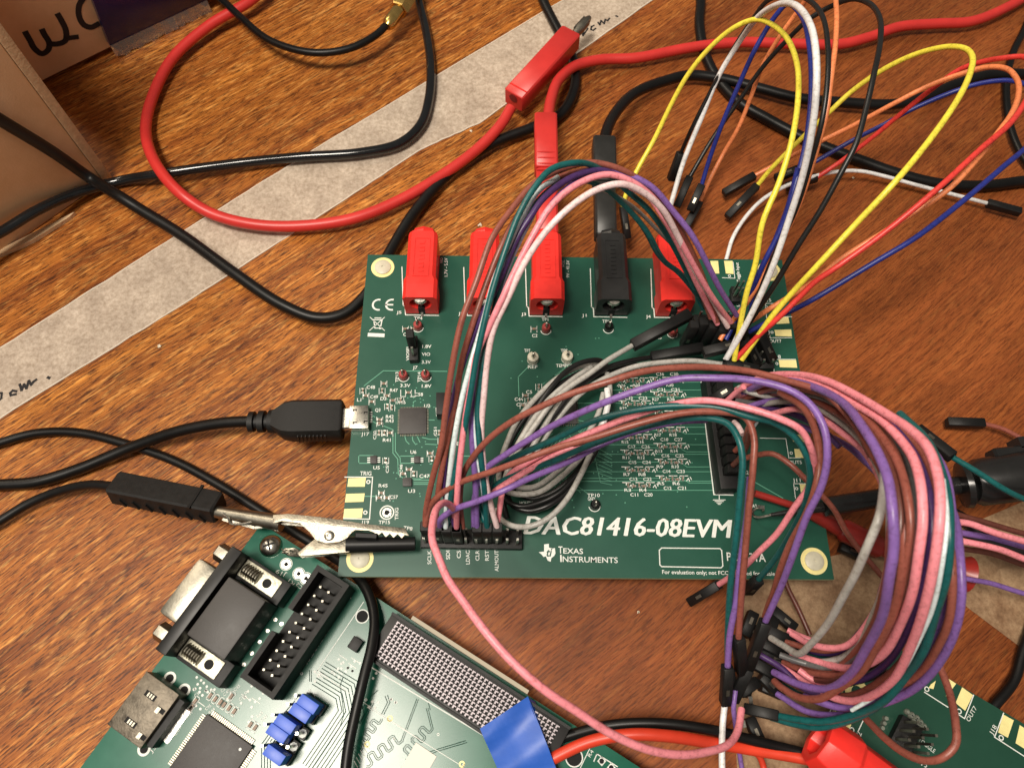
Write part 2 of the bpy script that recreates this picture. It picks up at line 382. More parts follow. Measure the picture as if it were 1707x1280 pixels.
scrib(mb, [(33, 641), (35, 646), (36, 650), (40, 641), (44, 647), (48, 635), (52, 641), (56, 636), (60, 633)], .055, zt)
scrib(mb, [(80, 629), (82, 630)], .06, zt)
scrib(mb, [(968, 53), (972, 60), (980, 48), (975, 44), (972, 58)], .04, zt)
scrib(mb, [(990, 43), (986, 45), (985, 50), (989, 51), (993, 48)], .045, zt)
scrib(mb, [(997, 38), (1000, 42), (1002, 35), (1007, 40), (1009, 33), (1013, 35), (1016, 31)], .045, zt)
scrib(mb, [(1027, 27), (1029, 28)], .05, zt)
mb.build('handwriting', ink, tr, kind='stuff')
mb = tape('t', [(1130, 1330), (1170, 1130), (1185, 1010), (1240, 960), (1450, 900), (1560, 830), (1760, 720)], [(1330, 1350), (1370, 1200), (1450, 1100), (1500, 1085), (1600, 995), (1720, 1130), (1800, 1150)], tape_m2, '')
# lower right: one wide patch and one crossing strip
mb = MB()
def patch(mb, P, z):
    pts = [at(x, y, 0) for x, y in P]; mb.prism([(p.x, p.y) for p in pts], 0.003, z)
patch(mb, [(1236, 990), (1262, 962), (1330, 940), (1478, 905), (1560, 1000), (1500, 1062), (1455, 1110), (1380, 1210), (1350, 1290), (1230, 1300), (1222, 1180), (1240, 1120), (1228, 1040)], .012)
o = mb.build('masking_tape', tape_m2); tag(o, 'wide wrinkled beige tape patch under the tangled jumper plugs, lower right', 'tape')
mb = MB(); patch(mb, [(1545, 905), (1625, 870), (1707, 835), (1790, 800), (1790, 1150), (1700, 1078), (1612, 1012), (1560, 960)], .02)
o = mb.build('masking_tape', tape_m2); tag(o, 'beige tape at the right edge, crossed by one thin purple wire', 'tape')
# crumbs
crumb = M('crumb', (.8, .72, .55), .6)
for k, (x, y, r, lab) in enumerate([(266, 577, .06, 'tiny white crumb on bare wood left of the black cable bend'), (785, 219, .05, 'tiny white speck below the diagonal tape near the red cable'),
        (800, 376, .07, 'cream crumb on wood just above the second red socket'), (1422, 297, .04, 'tiny speck on wood under the white jumper wire right'),
        (640, 223, .03, 'tiny pale fibre on the wood below the red plug'), (1064, 1020, .035, 'tiny pale speck on dark wood below the board logo')]):
    c = at(x, y, 0); mb = MB(); mb.lathe(c, c + Vector((0, 0, r * 1.2)), [(0, r), (.5, r * .9), (1, r * .3)], 6); mb.v = [Vector((v.x + random.uniform(-.3, .3) * r, v.y + random.uniform(-.5, .5) * r, v.z)) for v in mb.v]
    tag(mb.build('crumb', crumb), lab, 'crumb')

# ================================================================== cardboard boxes, upper left
def card_mat():
    mt = M('cardboard', (0.84, 0.56, 0.33), 0.75, col2=(0.70, 0.44, 0.23), scale=0.7, bump=0.25, bscale=18); return mt
card = card_mat(); card_e = M('cardboard_edge', (0.62, 0.42, 0.24), 0.8, var=.2, scale=6, bump=.8, bscale=14)
def vbox(mb, A, B, depth, h, z0=0.0, lean=0.0, mi=0):
    # upright box whose front face stands on line A-B, body behind it (away from the camera)
    d = (B - A); d.z = 0; d.normalize(); nn = Vector((-d.y, d.x, 0))
    if nn.dot(A - CAM) < 0: nn = -nn
    P = [A, B, B + nn * depth, A + nn * depth]
    mb.prism([(p.x, p.y) for p in P], z0, z0 + h, mi, top=[(p.x + nn.x * lean, p.y + nn.y * lean) for p in P]); return nn
ra = root('cardboard_box', at(60, 380, 0), 'plain brown cardboard box at the left edge, corner towards the boards', 'box')
A, B = at(-150, 530, 0), at(174, 304, 0); mb = MB(); nA = vbox(mb, A, B, 11, 13, 0.02); mb.build('box_body', card, ra, bevel=.06)
# corrugated corner edge and torn flap
mb = MB(); dAB = (B - A).normalized()
c0 = B + Vector((0, 0, .02)) + dAB * .02
mb.bar(c0 + dAB * .14 + nA * .05, c0 + dAB * .14 + nA * .05 + Vector((0, 0, 13)), .30, .22, up=nA); mb.build('corrugated_edge', card_e, ra, bevel=.03)
mb = MB(); P = [at(x, y, 0) for x, y in [(-40, 470), (-10, 428), (60, 392), (100, 372), (128, 358), (120, 366), (90, 385), (60, 404), (35, 416), (0, 430), (-40, 486)]]
mb.prism([(p.x, p.y) for p in P], .01, .16); mb.build('torn_flap', card_e, ra)
rb_ = root('cardboard_box', at(140, 100, 0), 'printed brown cardboard box with black upside-down lettering, top left', 'box')
A, B = at(60, 152, 0), at(420, -25, 0); mb = MB(); nB = vbox(mb, A, B, 9, 12, 0.25); mb.build('box_body', card, rb_, bevel=.05)
# lettering "com" upside down on the upright face: built on the face plane
dB = (B - A).normalized(); 
def face_pt(px, py, off=0.01):
    # point on the front face of the printed box seen at a pixel
    o_ = A - nB * off; d = RX * ((px - 853.5) / FPX) + RY * ((py - 640) / FPX) + RZ; t = (o_ - CAM).dot(nB) / d.dot(nB); return CAM + d * t
def stroke3(mb, P, wd, nrm):
    P = spline(P, 8)
    for i in range(len(P) - 1):
        d = (P[i + 1] - P[i]).normalized(); s_ = d.cross(nrm) * wd / 2; a, b = P[i] - d * wd * .15, P[i + 1] + d * wd * .15
        k = nrm * (0.0006 * (i % 3)); mb.add([a - s_ - k, b - s_ - k, b + s_ - k, a + s_ - k], [(0, 1, 2, 3)])
mb = MB()
stroke3(mb, [face_pt(x, y) for x, y in [(42, 54), (50, 68), (58, 82), (70, 90), (80, 84), (82, 72), (74, 58), (70, 50)]], .20, nB)
stroke3(mb, [face_pt(x, y) for x, y in [(80, 72), (88, 74), (100, 73), (109, 68), (110, 52), (102, 34), (96, 24)]], .20, nB)
stroke3(mb, [face_pt(x, y) for x, y in [(108, 66), (116, 64), (130, 62)]], .18, nB)
stroke3(mb, [face_pt(x, y) for x, y in [(165, 40), (152, 46), (140, 42), (132, 28), (132, 10), (140, -4)]], .20, nB)
mb.build('lettering', ink, rb_, kind='stuff')
navy = M('navy_card', (0.008, 0.009, 0.055), 0.3, var=.2, scale=.7, bump=.15, bscale=3, coat=.4)
film = M('clear_film', (0.75, 0.75, 0.72), 0.12, trans=0.85)
rc = root('small_box', at(270, 60, 0), 'navy blue box with clear film edge in front of the printed cardboard box', 'box')
c1, c2, c3, c4 = [face_pt(x, y, .30) for x, y in ((184, 78), (345, 2), (330, -160), (120, -90))]; mb = MB(); bk = nB * .29
mb.add([c1, c2, c3, c4, c1 + bk, c2 + bk, c3 + bk, c4 + bk], [(0, 1, 2, 3), (7, 6, 5, 4), (0, 4, 5, 1), (1, 5, 6, 2), (2, 6, 7, 3), (3, 7, 4, 0)]); mb.build('box_body', navy, rc, bevel=.03)
A2, B2, nC = c1 - nB * .03, c2 - nB * .03, nB
mb = MB(); e = (B2 - A2).normalized()
for k in range(14):
    t0 = A2.lerp(B2, k / 14) ; t1 = A2.lerp(B2, (k + 1) / 14); r1, r2 = random.uniform(.0, .12), random.uniform(.0, .12)
    mb.add([t0 + Vector((0, 0, .05)), t1 + Vector((0, 0, .05)), t1 - nC * r1 + Vector((0, 0, -.45)), t0 - nC * r2 + Vector((0, 0, -.42 - .1 * (k % 2)))], [(0, 1, 2, 3)])
mb.build('film_wrap', film, rc)

# ================================================================== cables
A0_, B0_ = at(-150, 530, 0), at(174, 304, 0)
def boxA(px, py, off=.35):
    # point just in front of the left box's upright face, where a cable leans on it
    o_ = A0_ - nA * off; d = RX * ((px - 853.5) / FPX) + RY * ((py - 640) / FPX) + RZ; t = (o_ - CAM).dot(nA) / d.dot(nA); p = CAM + d * t
    return (px, py, max(p.z, .25))
def thing_tube(name, pts, r, mt, label, cat, group=None, n=12):
    P = [at(*p) for p in pts]; mb = MB(); mb.tube(P, r, n, sub=10); return mb, P
def cable(name, pts, r, mt, label, cat, group=None, n=12):
    P = [at(*p) for p in pts]; mb = MB(); mb.tube(P, r, n, sub=10)
    o = mb.build(name, mt, smooth=True); tag(o, label, cat, group); return o
# thick black cable
cable('black_cable', [(885, -60, .3), (905, 0, .3), (935, 60, .3), (957, 105, .3), (957, 150, .3), (935, 190, .3), (890, 212, .35), (820, 240, .35), (750, 288, .35), (690, 355, .35), (650, 420, .35), (615, 485, .4), (575, 522, .4), (530, 530, .45), (470, 508, .6), (390, 455, .8), (300, 390, .9), (235, 350, 1.1), (200, 328, 1.25), boxA(150, 297, .55), boxA(90, 255), boxA(0, 200), boxA(-80, 150)], .185, black_rub,
      'thick matt black cable dipping to a low bend left of the green board', 'cable')
o = root('printed_cable', at(500, 262, .3), 'glossy black cable with faint printed letters, bending down between tape and box', 'cable')
pp = [boxA(-70, 420), boxA(0, 388), boxA(60, 352), boxA(125, 323, .2), (195, 303, .25), (270, 290, .5), (400, 272, .4), (500, 262, .3), (600, 255, .3), (665, 240, .3), (700, 210, .3), (715, 165, .3), (718, 110, .3), (710, 50, .3), (698, 0, .3), (690, -60, .3)]
mb = MB(); mb.tube([at(*p) for p in pp], .17, 14, sub=10); mb.build('cable_sheath', M('glossy_black_sheath', (.009, .010, .011), .13, var=.2, scale=1), o, smooth=True)
# SMA coax
o = root('coaxial_cable', at(520, 90, .3), 'thin black coaxial cable ending in a gold hex connector, top', 'cable')
mb = MB(); mb.tube([at(*p) for p in [(330, -30, .9), (370, 0, .9), (400, 28, .9), (450, 68, .9), (520, 88, .9), (580, 82, .9), (625, 60, .9), (652, 34, .9)]], .135, 12, sub=10); mb.build('cable_sheath', black_rub, o, smooth=True)
mb = MB(); a, b, c = at(645, 45, .9), at(664, 18, .9), at(690, -25, .9)
mb.lathe(a, b, [(0, .15), (.15, .24), (.5, .26), (1, .26)], 16, 0); mb.lathe(b, c, [(0, .34), (.05, .38), (.5, .38), (.52, .30), (1, .30)], 6, 0); mb.build('hex_connector', brass, o, smooth=True)

# USB cable + plug into board
usb = root('usb_cable', at(300, 720, .3), 'black USB cable with moulded plug pushed into the left side of the green board', 'cable')
mb = MB(); mb.tube([at(*p) for p in [(-70, 812, .3), (0, 808, .3), (60, 803, .3), (130, 782, .3), (220, 745, .45), (300, 718, .8), (370, 705, 1.05), (425, 702, 1.2)]], .165, 14, sub=10)
mb.build('cable_sheath', black_rub, usb, smooth=True)
mb = MB(); p0, p1 = at(414, 703, 1.2), at(462, 702, 1.25)
mb.lathe(p0, p1, [(0, .22), (.04, .30), (.22, .30), (.24, .2), (.36, .2), (.38, .32), (.58, .32), (.6, .21), (.72, .21), (.74, .34), (1, .36)], 18, 0, sq=.8); mb.build('strain_relief', black, usb, smooth=True)
mb = MB(); a = at(456, 702, 1.25); b = at(572, 700, 1.25); ax = (b - a).normalized(); ay = Vector((0, 0, 1)).cross(ax).normalized(); az = ax.cross(ay); L_ = (b - a).length
secs = [(0, .26, .28), (.06, .36, .30), (.16, .50, .34), (.28, .55, .36), (.97, .55, .36), (1.0, .50, .33)]
vs = []
for t, wy, hz in secs:
    for (sy, sz) in [(-1, -.6), (-.8, -1), (.8, -1), (1, -.6), (1, .6), (.8, 1), (-.8, 1), (-1, .6)]: vs.append(a + ax * L_ * t + ay * wy * sy + az * hz * sz)
fs = [tuple(range(8)), tuple(range(40, 48))[::-1]] + [(r * 8 + i, (r + 1) * 8 + i, (r + 1) * 8 + (i + 1) % 8, r * 8 + (i + 1) % 8) for r in range(5) for i in range(8)]
mb.add(vs, fs); mb.build('plug_body', black_matt, usb, smooth=True)
mb = MB()
for k in range(8):
    c = a + ax * L_ * (.40 + .055 * k) - ay * .55; mb.bar(c + az * .25 - ay * .0, c - az * .22 - ax * .06, .03, .05, up=ay)
mb.build('grip_ridges', black, usb)
mb = MB(); mb.bar(at(570, 699, 1.32), at(598, 697, 1.36), .62, .20, ch=.03); mb.build('metal_shell', steel, usb)
# thin black clip leads
lead2 = cable('clip_lead', [(-60, 760, .2), (0, 738, .2), (60, 722, .2), (130, 721, .2), (210, 740, .2), (290, 768, .2), (360, 805, .2), (420, 842, .2), (480, 880, .2), (540, 918, .3), (585, 950, .6), (612, 985, 1.0), (624, 1030, 1.3), (620, 1075, 1.5), (606, 1130, 1.6), (592, 1190, 1.6), (580, 1250, 1.6), (572, 1330, 1.6)], .135, black_rub,
              'thin black lead passing under the clip and looping down over the lower left board', 'cable')
clip = root('alligator_clip', at(520, 890, 1.5), 'black booted alligator clip biting the lower left edge of the green board', 'clip')
mb = MB(); mb.tube([at(*p) for p in [(-60, 905, .3), (0, 868, .3), (50, 838, .35), (100, 818, .5), (150, 808, .8), (200, 812, 1.1)]], .13, 12, sub=10); mb.build('cable_sheath', black_rub, clip, smooth=True)
mb = MB(); A_, B_ = at(192, 812, 1.1), at(366, 846, 1.3); up = Vector((0.05, .42, 1)).normalized()
mb.bar(A_, B_, .72, .62, ch=.05, up=up, taper=.95)
mb.build('clip_boot', black_matt, clip)
mb = MB(); ax = (B_ - A_).normalized(); ay = up.cross(ax).normalized(); az = ax.cross(ay); L_ = (B_ - A_).length
for k in range(7): 
    c = A_ + ax * L_ * (.14 + .125 * k) - ay * .385 - az * .08; mb.bar(c + az * .10 - ax * .07, c - az * .14 + ax * .07, .06, .05, up=ay)
c = A_ + ax * L_ * .80; mb.bar(c + ay * .40 + az * .30, c - ay * .40 + az * .30, .08, .05, up=az)
mb.build('boot_ridges', black, clip, kind='stuff')
# metal: barrel, upper jaw with teeth, rivet, lower handle
mb = MB(); b0, b1 = at(356, 852, 1.35), at(470, 872, 1.55); mb.tube([b0, b0.lerp(b1, .3), b0.lerp(b1, .7), b1], .20, 14, sub=5, rfun=lambda t: .8 + .35 * t)
mb.build('clip_barrel', steel_dk, clip, smooth=True)
def jaw(pix, z, th, mt, name):
    mb = MB(); P = [at(x, y, z) for x, y in pix]; mb.prism([(p.x, p.y) for p in P], z - th, z); return mb.build(name, mt, clip, bevel=.012)
clipm = M('clip_steel', (0.27, 0.245, 0.195), 0.38, 1.0, var=.35, scale=4, bump=.35, bscale=22)
teeth = [(678, 886), (682, 893), (675, 891), (670, 897), (663, 890), (656, 896), (650, 889), (643, 895), (637, 887), (629, 893), (623, 887), (614, 884), (592, 883), (585, 889), (578, 897), (565, 903), (545, 905), (527, 901), (515, 886), (500, 872), (470, 868), (455, 872), (455, 858), (480, 856), (540, 862), (610, 873), (676, 880)]
jaw(teeth, 1.95, .06, clipm, 'upper_jaw')
jaw([(527, 896), (560, 905), (582, 896), (586, 908), (582, 920), (500, 927), (495, 922)], 1.86, .25, clipm, 'lower_jaw')
mb = MB(); q0, q1 = at(578, 908, 1.75), at(692, 906, 1.7); mb.tube([q0, q0.lerp(q1, .35), q0.lerp(q1, .7), q1], .20, 14, sub=5, rfun=lambda t: 1.12 - .2 * t); mb.build('jaw_sleeve', black_rub, clip, smooth=True)
mb = MB(); q0, q1 = at(592, 893, 1.95), at(630, 895, 1.93); mb.bar(q0, q1, .16, .22, ch=.03); mb.build('spring_tab', black_rub, clip)
c = at(549, 893, 1.95); mb = MB(); mb.lathe(c - Vector((0, 0, .02)), c + Vector((0, 0, .06)), [(0, .13), (.7, .13), (1, .09), (1, .045), (.4, .04)], 20); mb.build('rivet', steel, clip, smooth=True)
mb = MB(); mb.bar(at(372, 866, 1.45), at(425, 880, 1.5), .07, .10); mb.bar(at(425, 880, 1.5), at(456, 875, 1.5), .06, .08)
mb.tube([at(x, y, 1.6) for x, y in [(372, 856), (380, 862), (384, 872), (402, 873), (425, 868)]], .03, 8, sub=4); mb.bar(at(470, 872, 1.6), at(514, 876, 1.62), .08, .12)
mb.build('crimp_tabs', steel, clip)
# wire wisp under the clip
mb = MB()
for k in range(9): mb.tube([at(473 + random.uniform(-4, 4), 917 + random.uniform(-4, 6), 1.2), at(487 + random.uniform(-6, 6), 918 + random.uniform(-5, 8), 1.25), at(500 + random.uniform(-3, 3), 923 + random.uniform(-4, 4), 1.2)], .022, 6, sub=4)
mb.build('wire_strands', steel, clip, smooth=True)

# red test leads with 4 mm plugs
def banana_body(rt, A_, B_, wd, ht, mt, up=Vector((0, 0, 1))):
    mb = MB(); mb.bar(A_, B_, wd, ht, ch=.05, up=up); return mb.build('plug_body', mt, rt, smooth=True)
rl = root('red_test_lead', at(480, 375, .3), 'red test lead making a wide loop, its loose metal banana plug pointing up right', 'test lead')
mb = MB(); mb.tube([at(*p) for p in [(470, -50, .6), (420, 0, .6), (350, 42, .5), (290, 95, .4), (255, 160, .35), (243, 215, .4), (258, 270, .8), (300, 322, .95), (350, 355, .6), (420, 374, .45), (500, 377, .4), (590, 364, .4), (670, 332, .4), (745, 287, .45), (800, 245, .55), (835, 208, .7), (852, 180, .8)]], .19, 14, sub=10); mb.build('cable_sheath', red_cab, rl, smooth=True)
A_, B_ = at(856, 168, .85), at(952, 62, 1.0); banana_body(rl, A_, B_, .80, .72, red_cab)
ax = (B_ - A_).normalized(); mb = MB(); c = A_ - ax * .02
mb.lathe(c - ax * .004 + Vector((0, 0, .12)), c + ax * .3 + Vector((0, 0, .12)), [(0, .17), (.05, .16), (.9, .14)], 16); mb.build('stacking_hole', M('dark_red_recess', (.18, .01, .01), .6), rl, smooth=True)
mb = MB(); s_ = Vector((0, 0, 1)).cross(ax).normalized(); mb.bar(A_ + ax * .28 + Vector((0, 0, .37)) - s_ * .36, A_ + ax * .28 + Vector((0, 0, .37)) + s_ * .36, .05, .03); mb.build('moulded_rib', red_pl, rl)
mb = MB(); T0 = B_ - Vector((0, 0, .05)); T1 = T0 + ax * 1.25
mb.lathe(T0, T1, [(0, .13), (.08, .13), (.1, .17), (.16, .17), (.18, .12), (.45, .20), (.75, .19), (.9, .13), (1, .08)], 16)
for k in range(4):
    q = PI / 4 + k * PI / 2; off = (s_ * math.cos(q) + Vector((0, 0, 1)) * math.sin(q)) * .175; mb.bar(T0 + ax * .35 + off, T0 + ax * 1.05 + off, .03, .05)
mb.build('metal_pin', steel_dk, rl, smooth=True)
def inserted_plug(xp, ytop, ybot, mt, cmat, pts, label, r=.19):
    rt = root('test_lead', at(xp, ytop, 1.7), label, 'test lead')
    mb = MB(); mb.tube([at(*p) for p in pts], r, 14, sub=10); mb.build('cable_sheath', cmat, rt, smooth=True)
    A_, B_ = at(xp, ytop, 1.75), at(xp + 3, ybot, 1.75); mid = A_.lerp(B_, .48)
    mb = MB(); mb.bar(A_, mid, .74, .66, ch=.05); mb.build('plug_body', mt, rt, smooth=True)
    mb = MB(); mb.bar(mid, B_ + (B_ - A_) * .02, .66, .56, ch=.06); mb.build('plug_collar', mt, rt, smooth=True)
    mb = MB()
    for k in range(4): c = A_.lerp(B_, .36 + .05 * k); mb.tube([c + Vector((-.33, 0, .30)), c + Vector((-.15, -.02, .345)), c + Vector((.15, -.02, .345)), c + Vector((.33, 0, .30))], .025, 6, sub=3)
    mb.build('grip_ridges', mt, rt, smooth=True); return rt
inserted_plug(909, 198, 392, red_cab, red_cab, [(912, 215, 1.75), (914, 195, 1.7), (919, 165, 1.3), (932, 133, .9), (960, 110, .6), (1000, 100, .45), (1060, 97, .4), (1150, 80, .4), (1230, 71, .4), (1313, 73, .4), (1400, 74, .4), (1450, 62, .4), (1500, 45, .4), (1560, 40, .4), (1620, 36, .4), (1680, 12, .4), (1740, -25, .4)],
              'red test lead plugged into the third red socket and running off top right')
blk_plug = M('black_plug', (.022, .022, .021), .4, var=.2, scale=2)
inserted_plug(1006, 236, 395, blk_plug, black_rub, [(1006, 255, 1.75), (1008, 232, 1.7), (1022, 195, 1.3), (1058, 156, .8), (1110, 135, .5), (1150, 126, .4), (1205, 132, .4), (1260, 146, .4), (1331, 164, .4), (1402, 171, .4), (1491, 174, .4), (1545, 160, .4), (1598, 139, .4), (1651, 125, .4), (1707, 124, .4), (1770, 128, .4)],
              'black test lead plugged into the black socket and arching off to the right')
cable('black_cable', [(1160, -50, .3), (1168, 0, .3), (1166, 40, .3), (1174, 85, .25), (1195, 130, .25), (1232, 171, .25), (1278, 198, .25), (1331, 226, .25), (1384, 249, .25), (1438, 269, .25), (1491, 288, .25), (1562, 306, .25), (1633, 310, .25), (1707, 302, .25), (1770, 295, .25)], .19, black_rub,
      'thick black cable crossing behind the upright jumper wires at upper right', 'cable')
cable('black_cable', [(1720, 20, .3), (1705, 55, .3), (1690, 85, .3), (1678, 135, .3), (1681, 196, .3), (1694, 240, .3), (1715, 275, .3), (1750, 300, .3)], .13, black_rub, 'black cable curving along the right edge beside the orange loop', 'cable')
cable('black_cable', [(1740, 990, .3), (1707, 1080, .3), (1690, 1135, .3), (1655, 1180, .3), (1630, 1225, .2)], .13, black_rub, 'black cable at the lower right edge going under the corner board', 'cable')
cable('black_cable', [(900, 1245, .8), (950, 1225, 1.0), (1020, 1208, 1.3), (1100, 1205, 1.5), (1180, 1215, 1.5), (1250, 1232, 1.3), (1320, 1250, 1.2), (1370, 1262, 1.3)], .13, black_rub, 'black silicone wire beside the red one at the bottom centre', 'cable')
cable('red_cable', [(880, 1290, 1.2), (925, 1262, 1.3), (985, 1235, 1.5), (1050, 1224, 1.7), (1110, 1226, 1.7), (1190, 1238, 1.4), (1250, 1248, 1.2), (1310, 1258, 1.2), (1365, 1268, 1.3)], .145, red_sil, 'bright red silicone wire coming out from under the blue tape', 'cable')
cable('red_cable', [(1230, 1245, .8), (1262, 1256, .8), (1272, 1275, .7), (1278, 1320, .7)], .08, red_sil, 'short thin red wire turning down at the bottom edge', 'cable')
# ================================================================== MAIN BOARD
BW, BH = 13.1, 9.915
board = root('circuit_board', Vector((BW / 2, BH / 2, ZB - .16)), 'large green evaluation board lettered DAC81416-08EVM, fully in view', 'circuit board')
def slab(mb, P, z0, z1): mb.prism(P, z0, z1)
mb = MB(); mb.box(0, BW, 0, BH, ZB - .155, ZB, 0); 
o = mb.build('board_laminate', [mask1, edge_fr4], board, bevel=0)
for p in o.data.polygons:
    if abs(p.normal.z) < .5: p.material_index = 1
z1 = ZB + .004; z2 = ZB + .008; z3 = ZB + .013
def b1(px, py, z=ZB): return at(px, py, z)
# standoffs under the corners and screw heads
for (x, y, vis) in [(638, 446, 1), (1357, 935, 1), (600, 931, 1), (1282, 452, 1)]:
    c = b1(x, y); mb = MB(); mb.cyl((c.x, c.y, 0), (c.x, c.y, ZB - .155), .28, 6); mb.build('standoff', M('nylon_standoff', (.62, .60, .52), .5), board)
    mb = MB(); mb.ring(c, .10, .36, z1, 32); mb.build('gold_ring', gold, board)
    mb = MB(); c2 = Vector((c.x, c.y, ZB + .006)); mb.lathe(c2, c2 + Vector((0, 0, .07)), [(0, .255), (.5, .255), (1, .18), (1, .03), (.6, .03), (.6, 0)], 26); mb.build('screw_head', M('nylon_screw', (.60, .57, .44), .42, var=.12, scale=6), board, smooth=True)
# gold pads
def quad_px(mb, P, z, th=.004, mi=0):
    pts = [at(x, y, z) for x, y in P]; mb.prism([(p.x, p.y) for p in pts], z - th, z, mi)
def pad(rt, P, z):
    mb = MB(); quad_px(mb, P, z + .006, .005); return mb.build('gold_pad', gold, rt)
for P in [[(581, 797), (610, 796), (608, 811), (579, 811)], [(577, 823), (608, 822), (606, 836), (575, 837)], [(574, 848), (605, 847), (603, 863), (572, 864)],
          [(1292, 529), (1314, 528), (1316, 539), (1294, 540)], [(1288, 507), (1300, 507), (1301, 512), (1290, 512)], [(1291, 550), (1319, 549), (1320, 561), (1293, 560)],
          [(1298, 600), (1327, 600), (1329, 613), (1300, 612)], [(1302, 624), (1331, 624), (1332, 634), (1304, 634)], [(1320, 724), (1346, 724), (1347, 737), (1322, 736)],
          [(1324, 748), (1350, 749), (1352, 763), (1326, 763)], [(1333, 806), (1358, 807), (1360, 821), (1335, 820)], [(1313, 675), (1338, 675), (1340, 688), (1315, 688)],
          [(1184, 435), (1197, 435), (1199, 456), (1188, 456)], [(1207, 435), (1221, 435), (1223, 457), (1210, 456)], [(1284, 438), (1296, 446), (1300, 470), (1290, 462)]]:
    pad(board, P, ZB)
sk = MB(); skb = MB()
def T(s, x0, y0, x1, y1, h, z=z2, **k):
    k.setdefault('bold', .012); text(sk, s, (x0, y0), (x1, y1), h, z, **k)
def Lp(mb, P, wd=.028, z=z2): mb.line([at(x, y, z) for x, y in P], wd, z)
def circ(mb, x, y, r, wd=.03, z=z2, **k): c = at(x, y, z); mb.ring((c.x, c.y), r - wd / 2, r + wd / 2, z, 28, **k)
for kk, (ox, oy) in enumerate([(-.9, -.3), (0, 0), (.9, .3), (1.6, 0)]): text(skb, 'DAC81416-08EVM', (873 + ox, 889.5 + oy), (1222 + ox, 896 + oy), 31.5, z2 + .0012 * kk, shear=.22)
T('CE', 614, 520, 653, 521, 21, bold=.0) if 0 else None
for cx_, e in ((629, 0), (651, 1)):
    c = at(cx_, 508, z2); sk.ring((c.x + .04, c.y), .15, .205, z2, 24, a0=PI * .42, a1=PI * 1.58)
    if e: sk.line([(c.x - .14, c.y), (c.x + .06, c.y)], .05, z2)
# crossed bin
Lp(sk, [(617, 529), (641, 551)], .022); Lp(sk, [(641, 529), (616, 551)], .022); Lp(sk, [(623, 533), (625, 547), (634, 547), (637, 533), (622, 533)], .03); Lp(sk, [(625, 530), (635, 530)], .03); circ(sk, 634, 547, .03, .02)
Lp(sk, [(616, 558), (638, 559)], .12)
T('TRIG', 600, 792, 619, 792, 7); T('J19', 602, 873, 615, 873, 6); T('TP15', 631, 873, 650, 873, 6); T('TRIG', 664, 866, 664, 846, 6, )
Lp(sk, [(575, 795), (621, 795), (616, 865), (573, 864)]); circ(sk, 614, 803, .045); circ(sk, 609, 854, .045)
c = at(645, 854, z2); sk.ring((c.x, c.y), .165, .20, z2); 
g = MB(); g.ring((c.x, c.y), .07, .13, z2); g.build('test_pad', solder, board)
hm = MB(); hm.disc((c.x, c.y), .07, z2)
T('TP8', 672, 882, 687, 884, 6)
for i, (s, x, l) in enumerate([('SCLK', 719, 22), ('SDO', 735, 16), ('SDI', 750, 14), ('CS', 768, 12), ('LDAC', 783, 22), ('CLR', 799, 16), ('RST', 815, 16), ('ALMOUT', 831, 34)]):
    T(s, x, 917 + l + 1, x - 0.3, 917, 6.5)
Lp(sk, [(709, 909), (710, 913), (836, 914), (836, 910)]); T('J9', 842, 912, 850, 912, 5); circ(sk, 703, 911, .02)
# maker's mark: outline of a state with lettering beside it
Lp(sk, [], .03)
P = [(907, 907), (915, 906), (915, 912), (921, 914), (925, 913), (926, 922), (924, 926), (919, 930), (918, 936), (913, 934), (910, 927), (906, 928), (903, 924), (898, 920), (907, 919)]
pp_ = [at(x, y, z2) for x, y in P]; sk.add([(p.x, p.y, z2) for p in pp_], [tuple(range(len(P)))])
gm = MB(); text(gm, 'ti', (911, 927), (921, 927), 14, z3, shear=.3, bold=.02)
T('T', 931, 922, 938, 922, 12); T('EXAS', 939, 922, 972, 923, 9); T('I', 934, 936, 936.5, 936, 12); T('NSTRUMENTS', 938, 936, 1030, 938, 9.5, bold=.006)
Lp(sk, [(1103, 913), (1200, 914), (1203, 917), (1205, 943), (1202, 946), (1103, 944), (1100, 941), (1099, 917), (1103, 913)])
T('PCB431A', 1212, 934, 1277, 936, 14); T('For evaluation only; not FCC approved for resale.', 1104, 956, 1294, 959, 6.5, bold=.012)
# labels near sockets
for (s, x, y) in [('J5', 661, 523), ('J2', 764, 525), ('J3', 869, 526), ('J1', 970, 528), ('J4', 1077, 530)]: T(s, x, y, x + 8, y, 5.5)
for xj in (704, 807, 910, 1018, 1119):
    i = (xj - 704) / 415; yb = 523 + 4 * i
    Lp(sk, [(xj - 32, yb - 14), (xj - 29, yb - 12), (xj - 28, yb + 2), (xj + 27, yb + 3)]); Lp(sk, [(xj - 32, yb - 14), (xj - 34, yb - 78)])
T('VIO', 738, 439, 738, 430, 4.5); T('1.7V - 5.5V', 746, 461, 746, 430, 5.5); T('12V', 843, 450, 843, 430, 5); T('9V - 41.5V', 949, 463, 949, 434, 5.5); T('VCC', 941, 446, 941, 434, 4.5)
T('Toggle Input', 1234, 470, 1231, 438, 5.5); T('J350', 1233, 512, 1231, 498, 5)
Lp(sk, [(1204, 463), (1225, 464), (1222, 437)], .02)
